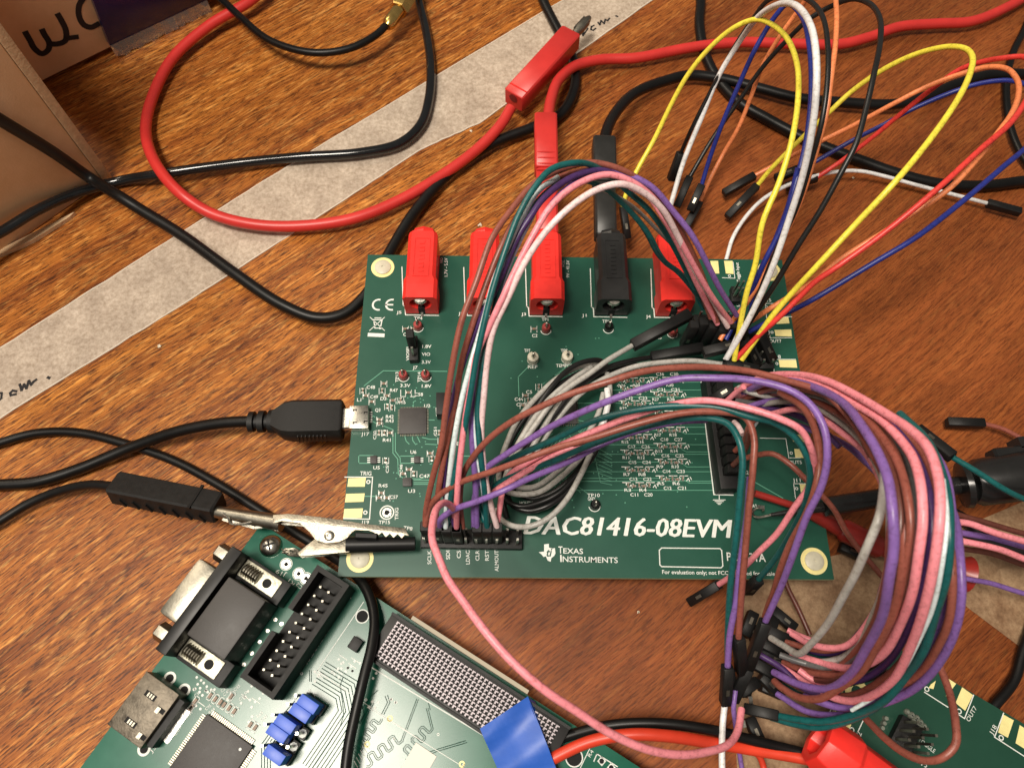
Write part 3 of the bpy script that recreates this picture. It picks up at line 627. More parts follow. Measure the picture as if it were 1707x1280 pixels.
for (s, x, y, x2) in [('1.8V', 704, 580, 719), ('VIO', 703, 593, 717), ('3.3V', 703, 606, 718), ('J7', 688, 615, 696), ('3.3V', 667, 645, 684), ('1.8V', 703, 646, 719), ('REF', 880, 614, 896), ('TEMPOUT', 927, 612, 962), ('U2', 707, 679, 717),
        ('U5', 622, 782, 633), ('U6', 684, 756, 694), ('U3', 680, 821, 692), ('C47', 699, 796, 716), ('R45', 631, 812, 646), ('C57', 650, 831, 663), ('J17', 602, 726, 615), ('Q3', 625, 686, 634), ('D4', 629, 709, 639), ('R42', 643, 697, 656),
        ('R43', 643, 704, 656), ('R41', 638, 736, 651), ('R46', 662, 673, 676), ('R47', 650, 653, 663), ('C48', 611, 648, 625), ('C49', 617, 664, 630), ('C58', 691, 660, 705), ('L1', 595, 669, 602), ('D3', 634, 667, 644), ('C4', 672, 560, 681),
        ('C2', 887, 562, 896), ('C3', 1094, 565, 1103), ('TP4', 690, 533, 704), ('TP1', 903, 535, 914), ('TP11', 1004, 538, 1020), ('TP7', 874, 587, 884), ('TP9', 935, 587, 946), ('C5', 877, 656, 887), ('C44', 858, 668, 872), ('C45', 861, 677, 875),
        ('OUT7', 1283, 571, 1303), ('J15', 1274, 503, 1286), ('J18', 1288, 597, 1302), ('OUT5', 1315, 773, 1337), ('J11', 1322, 803, 1335), ('TP10', 979, 828, 1000), ('GND', 980, 834, 992), ('MOUT/AOUT', 866, 841, 903), ('J22', 1239, 790, 1248), ('A2', 1254, 846, 1262), ('REG', 757, 742, 769)]:
    T(s, x, y, x2, y, 6)
for s, x, y0, y1 in [('TP13', 664, 637, 620), ('TP14', 701, 637, 620), ('VIOSEL', 682, 601, 576), ('C50', 627, 732, 718), ('C51', 728, 726, 712), ('C59', 648, 788, 770), ('C46', 671, 788, 774)]: T(s, x, y0, x, y1, 5)
Lp(sk, [(1320, 528), (1289, 528)], .02); Lp(sk, [(1276, 506), (1276, 512), (1278, 530)], .02); Lp(sk, [(1276, 506), (1296, 506)], .02); Lp(sk, [(1281, 548), (1284, 563), (1320, 563)], .02); Lp(sk, [(1289, 599), (1291, 625)], .02); Lp(sk, [(1289, 599), (1326, 599)], .02)
Lp(sk, [(1267, 730), (1310, 731), (1315, 763), (1334, 763)], .02); Lp(sk, [(1323, 806), (1326, 830)], .02); Lp(sk, [(1323, 806), (1345, 806)], .02)
for x, y in [(1287, 554), (1295, 606), (1319, 755), (1328, 814), (1278, 512), (1216, 460)]: circ(sk, x, y, .035, .02)
Lp(sk, [(1168, 628), (1178, 726), (1190, 824), (1222, 825)], .03); Lp(sk, [(1199, 826), (1199, 832)], .025)
for k, (a, b) in enumerate([(1189, 1209), (1192, 1206), (1195, 1203), (1197, 1201)]): Lp(sk, [(a, 833 + 2.4 * k), (b, 833 + 2.4 * k)], .02)
# test point rings
TPS = [(697, 546, 'r'), (910, 550, 'r'), (1014, 548, 'k'), (1121, 556, 'r'), (673, 628, 'r'), (710, 628, 'r'), (888, 600, 'w'), (945, 598, 'w'), (991, 843, 'k')]
proto = {}
for x, y, c in TPS:
    p = b1(x, y); p.z = ZB
    circ(sk, x, y, .155, .022, a0=-PI * .95, a1=PI * .0) if c != 'w' else circ(sk, x, y, .155, .02, a0=-PI * 1.0, a1=0)
    if c not in proto:
        r_ = root('tmp', Vector((0, 0, 0)), None, None); mb = MB(); wr = 1.3 if c == 'w' else 1.0
        mb.lathe((0, 0, 0), (0, 0, .26), [(0, .125 * wr), (.6, .13 * wr), (.9, .125 * wr), (1, .10 * wr), (1, .05), (.8, .03)], 16)
        bead = mb.build('test_point', {'r': red_bead, 'k': black_rub, 'w': white_pl}[c], r_, smooth=True); bead.parent = None; bpy.data.objects.remove(r_)
        mb = MB(); mb.tube([(-.05, 0, .2), (-.06, 0, .3), (-.055, 0, .40), (0, 0, .44), (.055, 0, .40), (.06, 0, .3), (.05, 0, .2)], .030, 8, sub=4)
        lp = mb.build('wire_loop', steel, None, smooth=True); lp.parent = bead; lp.location = (0, 0, .20 if 0 else .2) ; lp.rotation_euler = (0, 0, PI / 2)
        # local origin: mesh was centred on its centroid
        lp.location = (0, 0, .2); proto[c] = bead; bead.parent = board; bead.location = p - board.location
    else: copy_to(proto[c], board, p - board.location)
# banana sockets
def socket(rt, base, ry, pl):
    # base: world point under front bottom centre, ry: unit vector pointing to the back of the socket
    rx = Vector((ry.y, -ry.x, 0)); Z = Vector((0, 0, 1)); P = lambda x, y, z: base + rx * x + ry * y + Z * z
    H = 1.02; Wf = .50; Wb = .44
    prof = [(0, Wf), (.45, Wf), (.62, Wf), (.75, Wb), (2.2, Wb), (2.3, Wb - .03)]
    def sec(w, h): c = .10; return [(-w, 0), (w, 0), (w, h - c), (w - c, h), (-w + c, h), (-w, h - c)]
    vs = []; fs = []; mb = MB()
    for y, w_ in prof: vs += [P(x, y, z) for x, z in sec(w_, H if y > .1 else H - .02)]
    n = 6
    for r in range(len(prof) - 1): fs += [(r * n + i, (r + 1) * n + i, (r + 1) * n + (i + 1) % n, r * n + (i + 1) % n) for i in range(n)]
    fs.append(tuple(range((len(prof) - 1) * n, len(prof) * n)))
    # front face with a round recess
    k = len(vs); m_ = 20; rc_ = .33; cz = .60; ring_o = [P(math.cos(2 * PI * i / m_) * rc_, 0, cz + math.sin(2 * PI * i / m_) * rc_ * .95) for i in range(m_)]
    ring_i = [P(math.cos(2 * PI * i / m_) * .24, .30, cz + .04 + math.sin(2 * PI * i / m_) * .24) for i in range(m_)]
    vs += ring_o + ring_i
    fs += [(k + i, k + (i + 1) % m_, k + m_ + (i + 1) % m_, k + m_ + i) for i in range(m_)]
    outer = [1, 2, 3, 4, 5, 0]; cs = sec(Wf, H)
    for i in range(m_):
        a = 2 * PI * (i + .5) / m_; dx, dz = math.cos(a), math.sin(a)
        def near(i_): 
            an = 2 * PI * i_ / m_; x = math.cos(an) * rc_; z = cz + math.sin(an) * rc_; return min(range(6), key=lambda q: (cs[q][0] - x * 1.7) ** 2 + (cs[q][1] - cz - (z - cz) * 1.7) ** 2)
        q0, q1 = near(i), near((i + 1) % m_)
        fs.append((k + (i + 1) % m_, k + i, q0)); 
        if q0 != q1: fs.append((k + (i + 1) % m_, q0, q1))
    mb.add(vs, fs); body = mb.build('banana_socket', pl, rt)
    # raised top panel, back collar
    mb = MB()
    for x0, x1, y0, y1 in [(-.24, -.21, .7, 2.05), (.21, .24, .7, 2.05), (-.21, .21, .7, .73), (-.21, .21, 2.02, 2.05)]:
        c0, c1 = P(x0, y0, H), P(x1, y1, H); mb.prism([(P(x0, y0, 0).x, P(x0, y0, 0).y), (P(x1, y0, 0).x, P(x1, y0, 0).y), (P(x1, y1, 0).x, P(x1, y1, 0).y), (P(x0, y1, 0).x, P(x0, y1, 0).y)], base.z + H - .005, base.z + H + .018)
    for k in range(8):
        y = .85 + .14 * k; mb.prism([tuple(P(a_, b_, 0).xy) for a_, b_ in [(-.07, y), (.08, y + .01), (.08, y + .045), (-.07, y + .035)]], base.z + H - .005, base.z + H + .018)
        if k % 2: mb.prism([tuple(P(a_, b_, 0).xy) for a_, b_ in [(.05, y + .03), (.08, y + .03), (.08, y + .13), (.05, y + .13)]], base.z + H - .005, base.z + H + .0185)
    q = mb.build('raised_moulding', pl, rt); q.parent = body; q.location = (0, 0, 0)
    mb = MB(); mb.lathe(P(0, 2.28, .56), P(0, 2.55, .56), [(0, .42), (.5, .42), (.9, .38), (1, .25)], 8); q = mb.build('end_collar', pl, rt); q.parent = body; q.location = (0, 0, 0)
    mb = MB(); mb.lathe(P(0, .20, cz + .02), P(0, .06, cz + .26), [(0, .0), (0, .24), (.6, .24), (1, .17), (1, 0)], 18, sq=.8); mb.bar(P(0, .10, cz), P(0, .02, .06), .07, .03); mb.bar(P(0, .02, .10), P(0, -.10, .01), .07, .03)
    q = mb.build('solder_terminal', steel, rt, smooth=True); q.parent = body; q.location = (0, 0, 0)
    mb = MB(); mb.prism([tuple(P(a_, b_, 0).xy) for a_, b_ in [(-.10, -.004), (.10, -.004), (.10, .3), (-.10, .3)]], base.z + .002, base.z + .34); q = mb.build('pin_slot', hole, rt); q.parent = body; q.location = (0, 0, 0)
    return body
UY = Vector((0, 1, 0))
for x, c in ((704, red_pl), (807, red_pl), (910, red_pl), (1018, M('black_socket', (.018, .018, .018), .35, var=.2, scale=3)), (1120, red_pl)):
    b = b1(x, 523 + (x - 704) * .01); b.z = ZB; socket(board, b, UY, c)
# copper traces
tr1 = MB(); trd = MB()
def tc_(P, wd=.022): tr1.line([at(x, y, z1) for x, y in P], wd, z1)
for P in [[(607, 643), (639, 618), (745, 619)], [(864, 628), (880, 612)], [(864, 628), (865, 660)], [(598, 759), (622, 759)], [(598, 772), (622, 772)], [(598, 759), (598, 772)], [(668, 760), (690, 760)], [(668, 772), (690, 772)],
          [(655, 722), (655, 755), (663, 765), (664, 790), (672, 797), (700, 798), (725, 790)], [(659, 722), (659, 752), (667, 763), (668, 786)], [(690, 800), (724, 800)], [(690, 804), (724, 804)], [(690, 807), (724, 807)], [(717, 807), (717, 835)], [(608, 827), (628, 827)],
          [(674, 724), (677, 735), (682, 740)], [(687, 724), (688, 734), (693, 741)], [(694, 724), (700, 737)], [(704, 729), (716, 732), (728, 732)], [(709, 740), (728, 741)], [(714, 700), (724, 700)], [(689, 678), (689, 670), (693, 668)],
          [(1240, 793), (1305, 830)], [(770, 760), (783, 760)], [(640, 710), (655, 716)], [(617, 690), (625, 695)], [(617, 700), (628, 706)]]: tc_(P)
for y, x0, x1, off in [(672, 960, 1172, 0), (686, 1120, 1174, 4), (712, 1130, 1180, 0), (717, 1030, 1180, 6), (741, 1010, 1182, 0), (746, 1050, 1182, 7), (757, 990, 1184, 0), (770, 985, 1183, 8), (786, 975, 1186, 0), (797, 968, 1187, 8), (802, 960, 1187, 0), (817, 955, 1189, 0), (650, 1000, 1172, 0), (637, 1010, 1170, 0), (662, 1010, 1172, 0)]:
    P = [(x0, y), (x1 - 50, y), (x1 - 38, y + off), (x1, y + off)] if off else [(x0, y), (x1, y)]
    tc_(P, .016)
for k in range(9):
    tc_([(905 + 3 * k, 640 - 2 * k), (925 + 3 * k, 625 - 2.2 * k), (1000, 622 - 2.5 * k)], .014); tc_([(912 + 5 * k, 730), (900 + 2 * k, 752 + 3 * k), (870 + 14 * k, 800 + 3 * k)], .014)
    tc_([(958 + 3 * k, 712), (985 + 2 * k, 740 + 8 * k), (1020, 760 + 6 * k)], .014)
for k in range(12):
    a = 2 * PI * k / 12; tc_([(935 + 28 * math.cos(a), 700 + 26 * math.sin(a)), (935 + 46 * math.cos(a + .1), 700 + 42 * math.sin(a + .1))], .014)
tr1.build('copper_traces', trace1, board, kind='stuff')
# vias
vm = MB()
for k in range(120):
    x, y = random.choice([(random.uniform(620, 740), random.uniform(640, 850)), (random.uniform(850, 1170), random.uniform(560, 850))]); c = at(x, y, z1); vm.disc((c.x, c.y), .018, z1, 8)
vm.build('vias', trace1, board, kind='stuff')
# chips
def chip(rt, P, h, name='chip', mt=None, z=ZB, pins=0, ph=.02, sides=(0, 1, 2, 3), ang=None, bev=.01, lm=None):
    pts = [at(x, y, z + h) for x, y in P]; mb = MB(); mb.prism([(p.x, p.y) for p in pts], z + .01, z + h); o = mb.build(name, mt or chipm, rt, bevel=bev)
    if pins:
        pm = MB(); n = len(pts)
        cen = sum(pts, Vector()) / 4
        for s_ in sides:
            a, b = pts[s_], pts[(s_ + 1) % 4]; d = (b - a).normalized(); nn = Vector((-d.y, d.x, 0)); 
            if nn.dot(a - cen) < 0: nn = -nn
            for k in range(pins):
                c = a.lerp(b, (k + .9) / (pins + .8)); wd = (b - a).length / pins * .42
                c = c.copy(); c.z = z + .025; pm.bar(c, c + nn * ph, wd, .03)
        q = pm.build('leads', lm or steel_dk, rt, kind='stuff'); q.parent = o; q.location = (0, 0, 0)
    return o
chip(board, [(666, 680), (711, 679), (711, 722), (665, 723)], .10, pins=16, ph=.05)
chip(board, [(671, 796), (686, 796), (686, 810), (671, 810)], .09)
chip(board, [(617, 759), (628, 759), (628, 772), (617, 772)], .10, pins=3, ph=.09, sides=(1, 3), lm=silk); chip(board, [(690, 760), (700, 760), (700, 771), (690, 771)], .10, pins=3, ph=.09, sides=(1, 3), lm=silk)
chip(board, [(914, 662), (960, 662), (962, 706), (914, 706)], .09, pins=12, ph=.05)
chip(board, [(727, 654), (760, 654), (760, 690), (727, 690)], .45, name='inductor', mt=black)
Lp(sk, [(727, 680), (728, 693), (742, 693)], .03)
# tiny passives
cp = MB(); ce = MB(); 
def passive(x, y, dx=1, s=1.0):
    c = at(x, y, ZB); w_, h_ = (.055 * s, .032 * s) if dx else (.032 * s, .055 * s)
    cp.box(c.x - w_ * .55, c.x + w_ * .55, c.y - h_, c.y + h_, ZB + .006, ZB + .045, 0)
    if dx:
        for sg in (-1, 1): ce.box(c.x + sg * w_ - .018, c.x + sg * w_ + .018, c.y - h_ * 1.1, c.y + h_ * 1.1, ZB + .005, ZB + .05)
    else:
        for sg in (-1, 1): ce.box(c.x - w_ * 1.1, c.x + w_ * 1.1, c.y + sg * h_ - .018, c.y + sg * h_ + .018, ZB + .005, ZB + .05)
cl = []
for k, (y, r1_, c1_) in enumerate([(622, '', ''), (641, 'R31', 'C30'), (654, 'R27', 'C32'), (679, 'R23', 'C29'), (708, '', 'C28'), (735, 'R15', 'C17'), (761, 'R11', 'C15'), (789, 'R7', 'C13'), (815, 'R3', 'C11')]): cl.append((1030 + k * 1.5 + (0 if k else 0), y, r1_, c1_))
for k, (y, r1_, c1_) in enumerate([(614, 'R33', 'C36'), (640, 'R29', 'C31'), (664, 'R27', 'C33'), (696, 'R21', 'C19'), (723, 'R17', 'C18'), (750, 'R13', 'C16'), (776, 'R9', 'C14'), (804, 'R5', 'C12')]): cl.append((1085 + k * 1.8, y, r1_, c1_))
nn_ = 20
for (x, y, r_, c_) in cl:
    for j in range(5): passive(x + 5 + j * 9 - (j > 2) * 1, y + (j % 2) * 1.5 - 6, j % 2)
    for xx in (x, x + 22, x + 40): Lp(sk, [(xx - 4, y - 11), (xx + 2, y - 11), (xx + 2, y - 7)], .024); Lp(sk, [(xx + 7, y - 3), (xx + 10, y - 7), (xx + 12, y - 2)], .022); Lp(sk, [(xx + 4, y - 11), (xx + 9, y - 11)], .022); Lp(sk, [(xx + 13, y - 9), (xx + 15, y - 5)], .02)
    nn_ += 1
    if r_: T(r_, x - 1, y + 4, x + 10, y + 4, 5.2); T('R%d' % (int(r_[1:]) + 1), x + 24, y + 4, x + 36, y + 4, 5.2)
    if c_: T(c_, x + 9, y + 12, x + 22, y + 12, 5.6); T('C%d' % (int(c_[1:]) + 9 if int(c_[1:]) < 25 else nn_), x + 32, y + 12, x + 46, y + 12, 5.6)
for x, y, d_ in [(681, 655, 1), (643, 768, 0), (646, 678, 0), (653, 680, 0), (640, 640, 1), (605, 652, 0), (610, 660, 1), (620, 670, 1), (637, 652, 0), (645, 660, 1), (655, 668, 1), (632, 722, 0), (641, 722, 0), (650, 722, 1), (633, 700, 1), (633, 706, 1), (636, 822, 1), (632, 830, 1), (645, 830, 1),
                 (672, 790, 1), (682, 783, 1), (690, 790, 0), (720, 765, 0), (717, 756, 1), (732, 722, 0), (735, 735, 0), (876, 660, 1), (880, 668, 0), (872, 676, 1), (690, 549, 1), (676, 549, 1), (890, 549, 1), (898, 645, 0), (902, 655, 0), (668, 668, 0)]:
    passive(x, y, d_, 1.1)
    Lp(sk, [(x - 5, y - 5), (x - 5, y + 5)], .014); Lp(sk, [(x + 5, y - 5), (x + 5, y + 5)], .014)
Lp(sk, [(668, 650), (668, 661), (676, 661)], .02); Lp(sk, [(692, 650), (692, 661), (684, 661)], .02)
cp.build('chip_components', M('ceramic_chip', (.25, .17, .12), .5), board, kind='stuff'); ce.build('solder_caps', solder, board, kind='stuff')
# USB receptacle J17
mb = MB(); pts = [at(x, y, ZB + .28) for x, y in [(583, 676), (614, 675), (614, 713), (581, 713)]]; mb.prism([(p.x, p.y) for p in pts], ZB + .005, ZB + .28)
q = mb.build('usb_receptacle', steel, board, bevel=.02)
mb = MB()
for x, y in [(592, 683), (592, 704), (610, 687), (610, 702)]: c = at(x, y, ZB + .283); mb.box(c.x - .05, c.x + .05, c.y - .015, c.y + .02, ZB + .276, ZB + .2835); mb.box(c.x - .06, c.x - .03, c.y - .05, c.y + .02, ZB + .276, ZB + .284)
h_ = mb.build('latch_slot', hole, board); h_.parent = q; h_.location = (0, 0, 0)
mb = MB()
for k in range(5): c = at(616, 687 + 4 * k, ZB + .03); mb.box(c.x - .02, c.x + .08, c.y - .02, c.y + .02, ZB + .006, ZB + .04)
mb.build('leads', solder, board, kind='stuff')
# headers
pin_p = MB()
def header(rt, c0, c1, wd, h, z, name='pin_header', mt=black, rows=2, pitch=.254, pin_h=.85, n=None, bev=.015):
    d = (c1 - c0); L_ = d.length; d.normalize(); nn = Vector((-d.y, d.x, 0)); mb = MB(); A = c0.copy(); A.z = z + h / 2; B = c1.copy(); B.z = z + h / 2
    mb.bar(A, B, wd, h); o = mb.build(name, mt, rt, bevel=bev); n = n or int(L_ / pitch)
    pm = MB()
    for i in range(n):
        for r in range(rows):
            p = c0 + d * ((i + .5) * L_ / n) + nn * ((r - (rows - 1) / 2) * pitch); pm.bar(Vector((p.x, p.y, z + .02)), Vector((p.x, p.y, z + pin_h)), .06, .06)
    q = pm.build('header_pins', steel, rt); q.parent = o; q.location = (0, 0, 0); return o
header(board, b1(703, 899), b1(870, 902), .50, .25, ZB, rows=2)
header(board, b1(1181, 640), b1(1207, 824), .50, .60, ZB, rows=2, pin_h=.58)
header(board, b1(1204, 640), b1(1228, 790), .30, .5, ZB, rows=1, pin_h=.55)
header(board, b1(1150, 552), b1(1222, 552), .5, .6, ZB, rows=2, pin_h=1.0)
header(board, b1(1216, 491), b1(1231, 491), .3, .25, ZB, rows=1, n=2, pin_h=.8); header(board, b1(1215, 502), b1(1230, 502), .3, .25, ZB, rows=1, n=2, pin_h=.8)
header(board, b1(1256, 560), b1(1266, 628), .5, .6, ZB, rows=2, pin_h=.9)
# J7 selector with jumper cap
header(board, b1(690, 566), b1(691, 606), .26, .25, ZB, rows=1, n=3, pin_h=.8)
mb = MB(); a = b1(688, 572); b = b1(689, 588); a.z = b.z = ZB + .60; mb.bar(a, b, .22, .72, ch=.02); mb.build('jumper_cap', black, board, smooth=True)
flush_text()
sk.build('silkscreen', silk, board, kind='stuff'); skb.build('board_title', silk, board); gm.build('logo_cutout', mask1, board); hm.build('pad_hole', hole, board)
# ================================================================== LOWER LEFT BOARD
Z2 = 0.9
class Fr:
    def __init__(s, O, A):
        s.o = O.copy(); d = A - O; d.z = 0; s.u = d.normalized(); s.v = Vector((s.u.y, -s.u.x, 0))      # v points down-left from the top edge
    def l(s, p): q = p - s.o; return Vector((q.dot(s.u), q.dot(s.v)))
    def w(s, u, v, z): p = s.o + s.u * u + s.v * v; return Vector((p.x, p.y, z))
F2 = Fr(at(436, 872, Z2), at(985, 1226, Z2))
def fb(F, pix, zr):
    L_ = [F.l(at(x, y, zr)) for x, y in pix]; us = sorted(p.x for p in L_); vs = sorted(p.y for p in L_); return (us[0] + us[1]) / 2, (us[-1] + us[-2]) / 2, (vs[0] + vs[1]) / 2, (vs[-1] + vs[-2]) / 2
def fbox(mb, F, b, z0, z1, mi=0): mb.prism([tuple(F.w(b[i], b[j], 0).xy) for i, j in ((0, 2), (1, 2), (1, 3), (0, 3))], z0, z1, mi)
fpga = root('circuit_board', F2.w(6, 6, Z2 - .16), 'teal green board at the lower left with serial socket, shrouded header and blue jumpers', 'circuit board')
U1, V1 = 13.6, 9.0
mb = MB(); cr = 1.1
P = [F2.w(0, V1, 0), F2.w(0, 0, 0)]
for k in range(9):
    a = PI / 2 * k / 8; 
P += [F2.w(U1, 0, 0), F2.w(U1, V1, 0)]
mb.prism([tuple(p.xy) for p in P], Z2 - .16, Z2); o = mb.build('board_laminate', [mask2, edge_fr4], fpga)
for p in o.data.polygons:
    if abs(p.normal.z) < .5: p.material_index = 1
for u, v in ((.6, .6), (5.0, 1.6)):
    c = F2.w(u, v, 0); mb = MB(); mb.cyl((c.x, c.y, 0), (c.x, c.y, Z2 - .16), .3, 6); mb.build('standoff', steel, fpga)
sk2 = MB(); tr2 = MB(); dk2 = MB(); zz1 = Z2 + .004; zz2 = Z2 + .009
def T2(s, x0, y0, x1, y1, h, **k): text(sk2, s, (x0, y0), (x1, y1), h, zz2, **k)
def L2(P, wd=.02): sk2.line([at(x, y, zz2) for x, y in P], wd, zz2)
def R2(P, wd=.018): tr2.line([at(x, y, zz1) for x, y in P], wd, zz1)
# screw
c = at(450, 909, Z2 + .1); mb = MB(); b_ = Vector((c.x, c.y, Z2)); mb.lathe(b_, b_ + Vector((0, 0, .22)), [(0, .30), (.3, .30), (.7, .24), (1, .12), (1.0, .0)], 22)
s_ = mb.build('mounting_screw', steel, fpga, smooth=True); mb = MB(); t_ = b_ + Vector((0, 0, .205)); mb.bar(t_ + Vector((-.14, -.05, 0)), t_ + Vector((.14, .05, 0)), .05, .05); mb.bar(t_ + Vector((-.05, .14, 0)), t_ + Vector((.05, -.14, 0)), .05, .051)
q = mb.build('cross_slot', hole, fpga); q.parent = s_; q.location = (0, 0, 0)
# D-sub
ds = fb(F2, [(386, 963), (443, 1001), (373, 1101), (306, 1053)], Z2 + 1.2)
mb = MB(); fbox(mb, F2, ds, Z2 + .01, Z2 + 1.2); body = mb.build('serial_connector', M('dsub_plastic', (.040, .036, .034), .5, var=.25, scale=2, bump=.1, bscale=30), fpga, bevel=.05)
fl = fb(F2, [(389, 910), (405, 921), (274, 1091), (256, 1081)], Z2 + 1.25)
def part(mb, name, mt, rt, par, **k):
    q = mb.build(name, mt, rt, **k); q.parent = par; q.location = (0, 0, 0); return q
fl = (ds[0] - 1.0 if 0 else fl[0], fl[1], fl[2], fl[3])
mb = MB(); fbox(mb, F2, fl, Z2 + .01, Z2 + 1.26); part(mb, 'flange', black_rub, fpga, body, bevel=.03)
# which axis is the flange normal? the socket faces the left edge (smaller u)
um = fl[0]
sh = (um - .62, um, fl[2] + .66, fl[3] - .66)
mb = MB(); fbox(mb, F2, sh, Z2 + .25, Z2 + 1.05); part(mb, 'metal_shell', steel_dk, fpga, body, bevel=.12)
for v in (fl[2] + .30, fl[3] - .30):
    mb = MB(); mb.lathe(F2.w(um, v, Z2 + .66), F2.w(um - .50, v, Z2 + .66), [(0, .24), (.9, .24), (1, .15)], 6); part(mb, 'jack_nut', steel_dk, fpga, body, bevel=.01)
for v0, v1 in ((fl[2], ds[2] - .02), (ds[3] + .02, fl[3])):
    mb = MB(); fbox(mb, F2, (fl[1], ds[1] + .12, v0, v1), Z2 + .01, Z2 + .62); part(mb, 'bracket', black, fpga, body, bevel=.03)
    mb = MB(); fbox(mb, F2, (fl[1] + .02, ds[1] - .1, v0 + .07, v1 - .09), Z2 + .6, Z2 + .67); part(mb, 'grounding_plate', M('worn_tin', (.50, .48, .38), .45, .8, var=.45, scale=7, bump=.6, bscale=9), fpga, body, bevel=.02)
    mb = MB(); p0, p1 = F2.w(fl[1] + .1, (v0 + v1) / 2, Z2 + .70), F2.w(fl[1] + .62, (v0 + v1) / 2, Z2 + .70); prof = []
    for k in range(7): prof += [(k / 7, .13), (k / 7 + .06, .18), (k / 7 + .09, .13)]
    mb.lathe(p0, p1, prof, 12); part(mb, 'thread', steel_dk, fpga, body)
    mb = MB(); a_ = F2.w(ds[1] - .42, (v0 + v1) / 2, Z2 + .675); mb.disc((a_.x, a_.y), .12, Z2 + .675, 16); part(mb, 'pin_hole', hole, fpga, body)
mb = MB()
for k in range(5):
    for r in range(2): c = F2.w(ds[1] + .12 + r * .2, ds[2] + .3 + k * .32, 0); mb.disc((c.x, c.y), .05, zz2, 10)
mb.build('solder_joints', solder, fpga, kind='stuff')
# shrouded header
xa = fb(F2, [(530, 939), (581, 976), (456, 1165), (399, 1129)], Z2 + .9)
mb = MB(); t_ = .13; Zt = Z2 + .9
u0, u1, v0, v1 = xa
fbox(mb, F2, (u0, u1, v0, v1), Z2 + .01, Z2 + .22); fbox(mb, F2, (u1 - t_, u1, v0, v1), Z2 + .2, Zt); fbox(mb, F2, (u0, u1 - t_, v0, v0 + t_), Z2 + .2, Zt); fbox(mb, F2, (u0, u1 - t_, v1 - t_, v1), Z2 + .2, Zt)
vm_ = (v0 + v1) / 2; fbox(mb, F2, (u0, u0 + t_, v0 + t_, vm_ - .32), Z2 + .2, Zt); fbox(mb, F2, (u0, u0 + t_, vm_ + .32, v1 - t_), Z2 + .2, Zt)
xh = mb.build('shrouded_header', black_matt, fpga)
mb = MB()
for k in range(10):
    for r in range(2):
        p = F2.w((u0 + u1) / 2 + (r - .5) * .254, vm_ + (k - 4.5) * .254, 0); mb.bar(Vector((p.x, p.y, Z2 + .2)), Vector((p.x, p.y, Z2 + .82)), .05, .05)
part(mb, 'header_pins', steel_dk, fpga, xh)
T2('XADC HEADER', 512, 1107, 553, 1043, 6); T2('J2', 583, 997, 588, 990, 6); L2([(529, 1117), (606, 1003)]); L2([(529, 1117), (560, 1140)])
# test pads
for (x, y) in ((477, 940), (498, 956), (510, 964)):
    c = at(x, y, zz1); mb = MB(); mb.ring((c.x, c.y), .055, .13, zz2, 20); mb.build('test_pad', solder, fpga); dk2.disc((c.x, c.y), .055, zz2, 12); sk2.ring((c.x, c.y), .15, .17, zz1, 20)
T2('J19', 478, 956, 462, 948, 7) ; T2('R1', 492, 972, 484, 964, 6); T2('C2', 505, 978, 497, 970, 6)
# HDMI
hd = fb(F2, [(239, 1120), (298, 1151), (240, 1247), (178, 1212)], Z2 + .6)
mb = MB(); fbox(mb, F2, (hd[0], hd[1], hd[2], hd[3]), Z2 + .01, Z2 + .6); hb = mb.build('video_socket', M('worn_shell', (.13, .112, .088), .48, .9, var=.5, scale=4, bump=.35, bscale=18), fpga, bevel=.03)
mb = MB(); fbox(mb, F2, (hd[1], hd[1] + .16, hd[2] + .1, hd[3] - .1), Z2 + .01, Z2 + .42); part(mb, 'socket_back', black, fpga, hb)
mb = MB(); du = hd[1] - hd[0]; dv = hd[3] - hd[2]
for fv in (.22, .72): fbox(mb, F2, (hd[0] + .30, hd[0] + .62, hd[2] + dv * fv, hd[2] + dv * (fv + .10)), Z2 + .59, Z2 + .604)
for fv in (.40, .88): fbox(mb, F2, (hd[1] - .28, hd[1] - .04, hd[2] + dv * (fv - .08), hd[2] + dv * (fv - .0)), Z2 + .59, Z2 + .604)
part(mb, 'shell_slots', hole, fpga, hb, kind='stuff')
mb = MB()
for fv in (.22, .72):
    for k in range(3): fbox(mb, F2, (hd[0] + .38 + .07 * k, hd[0] + .42 + .07 * k, hd[2] + dv * fv + .02, hd[2] + dv * (fv + .10) - .02), Z2 + .59, Z2 + .612)
for fv in (.33, .80): fbox(mb, F2, (hd[1] - .26, hd[1] - .16, hd[2] + dv * fv, hd[2] + dv * (fv + .10)), Z2 + .6, Z2 + .63)
part(mb, 'spring_tabs', steel_dk, fpga, hb)
mb = MB()
for k in range(19): v = hd[2] + .3 + k * (dv - .6) / 18; fbox(mb, F2, (hd[1] + .14, hd[1] + .30, v - .022, v + .022), Z2 + .005, Z2 + .03)
part(mb, 'leads', solder, fpga, hb, kind='stuff')
T2('HDMI', 284, 1222, 299, 1201, 6); T2('OUT', 293, 1226, 303, 1211, 6); T2('J3', 253, 1255, 261, 1246, 6)
for (x, y) in ((283, 1130), (307, 1150), (240, 1248)): c = at(x, y, zz2); sk2.ring((c.x, c.y), .10, .16, zz2, 18); dk2.disc((c.x, c.y), .10, zz2, 14)
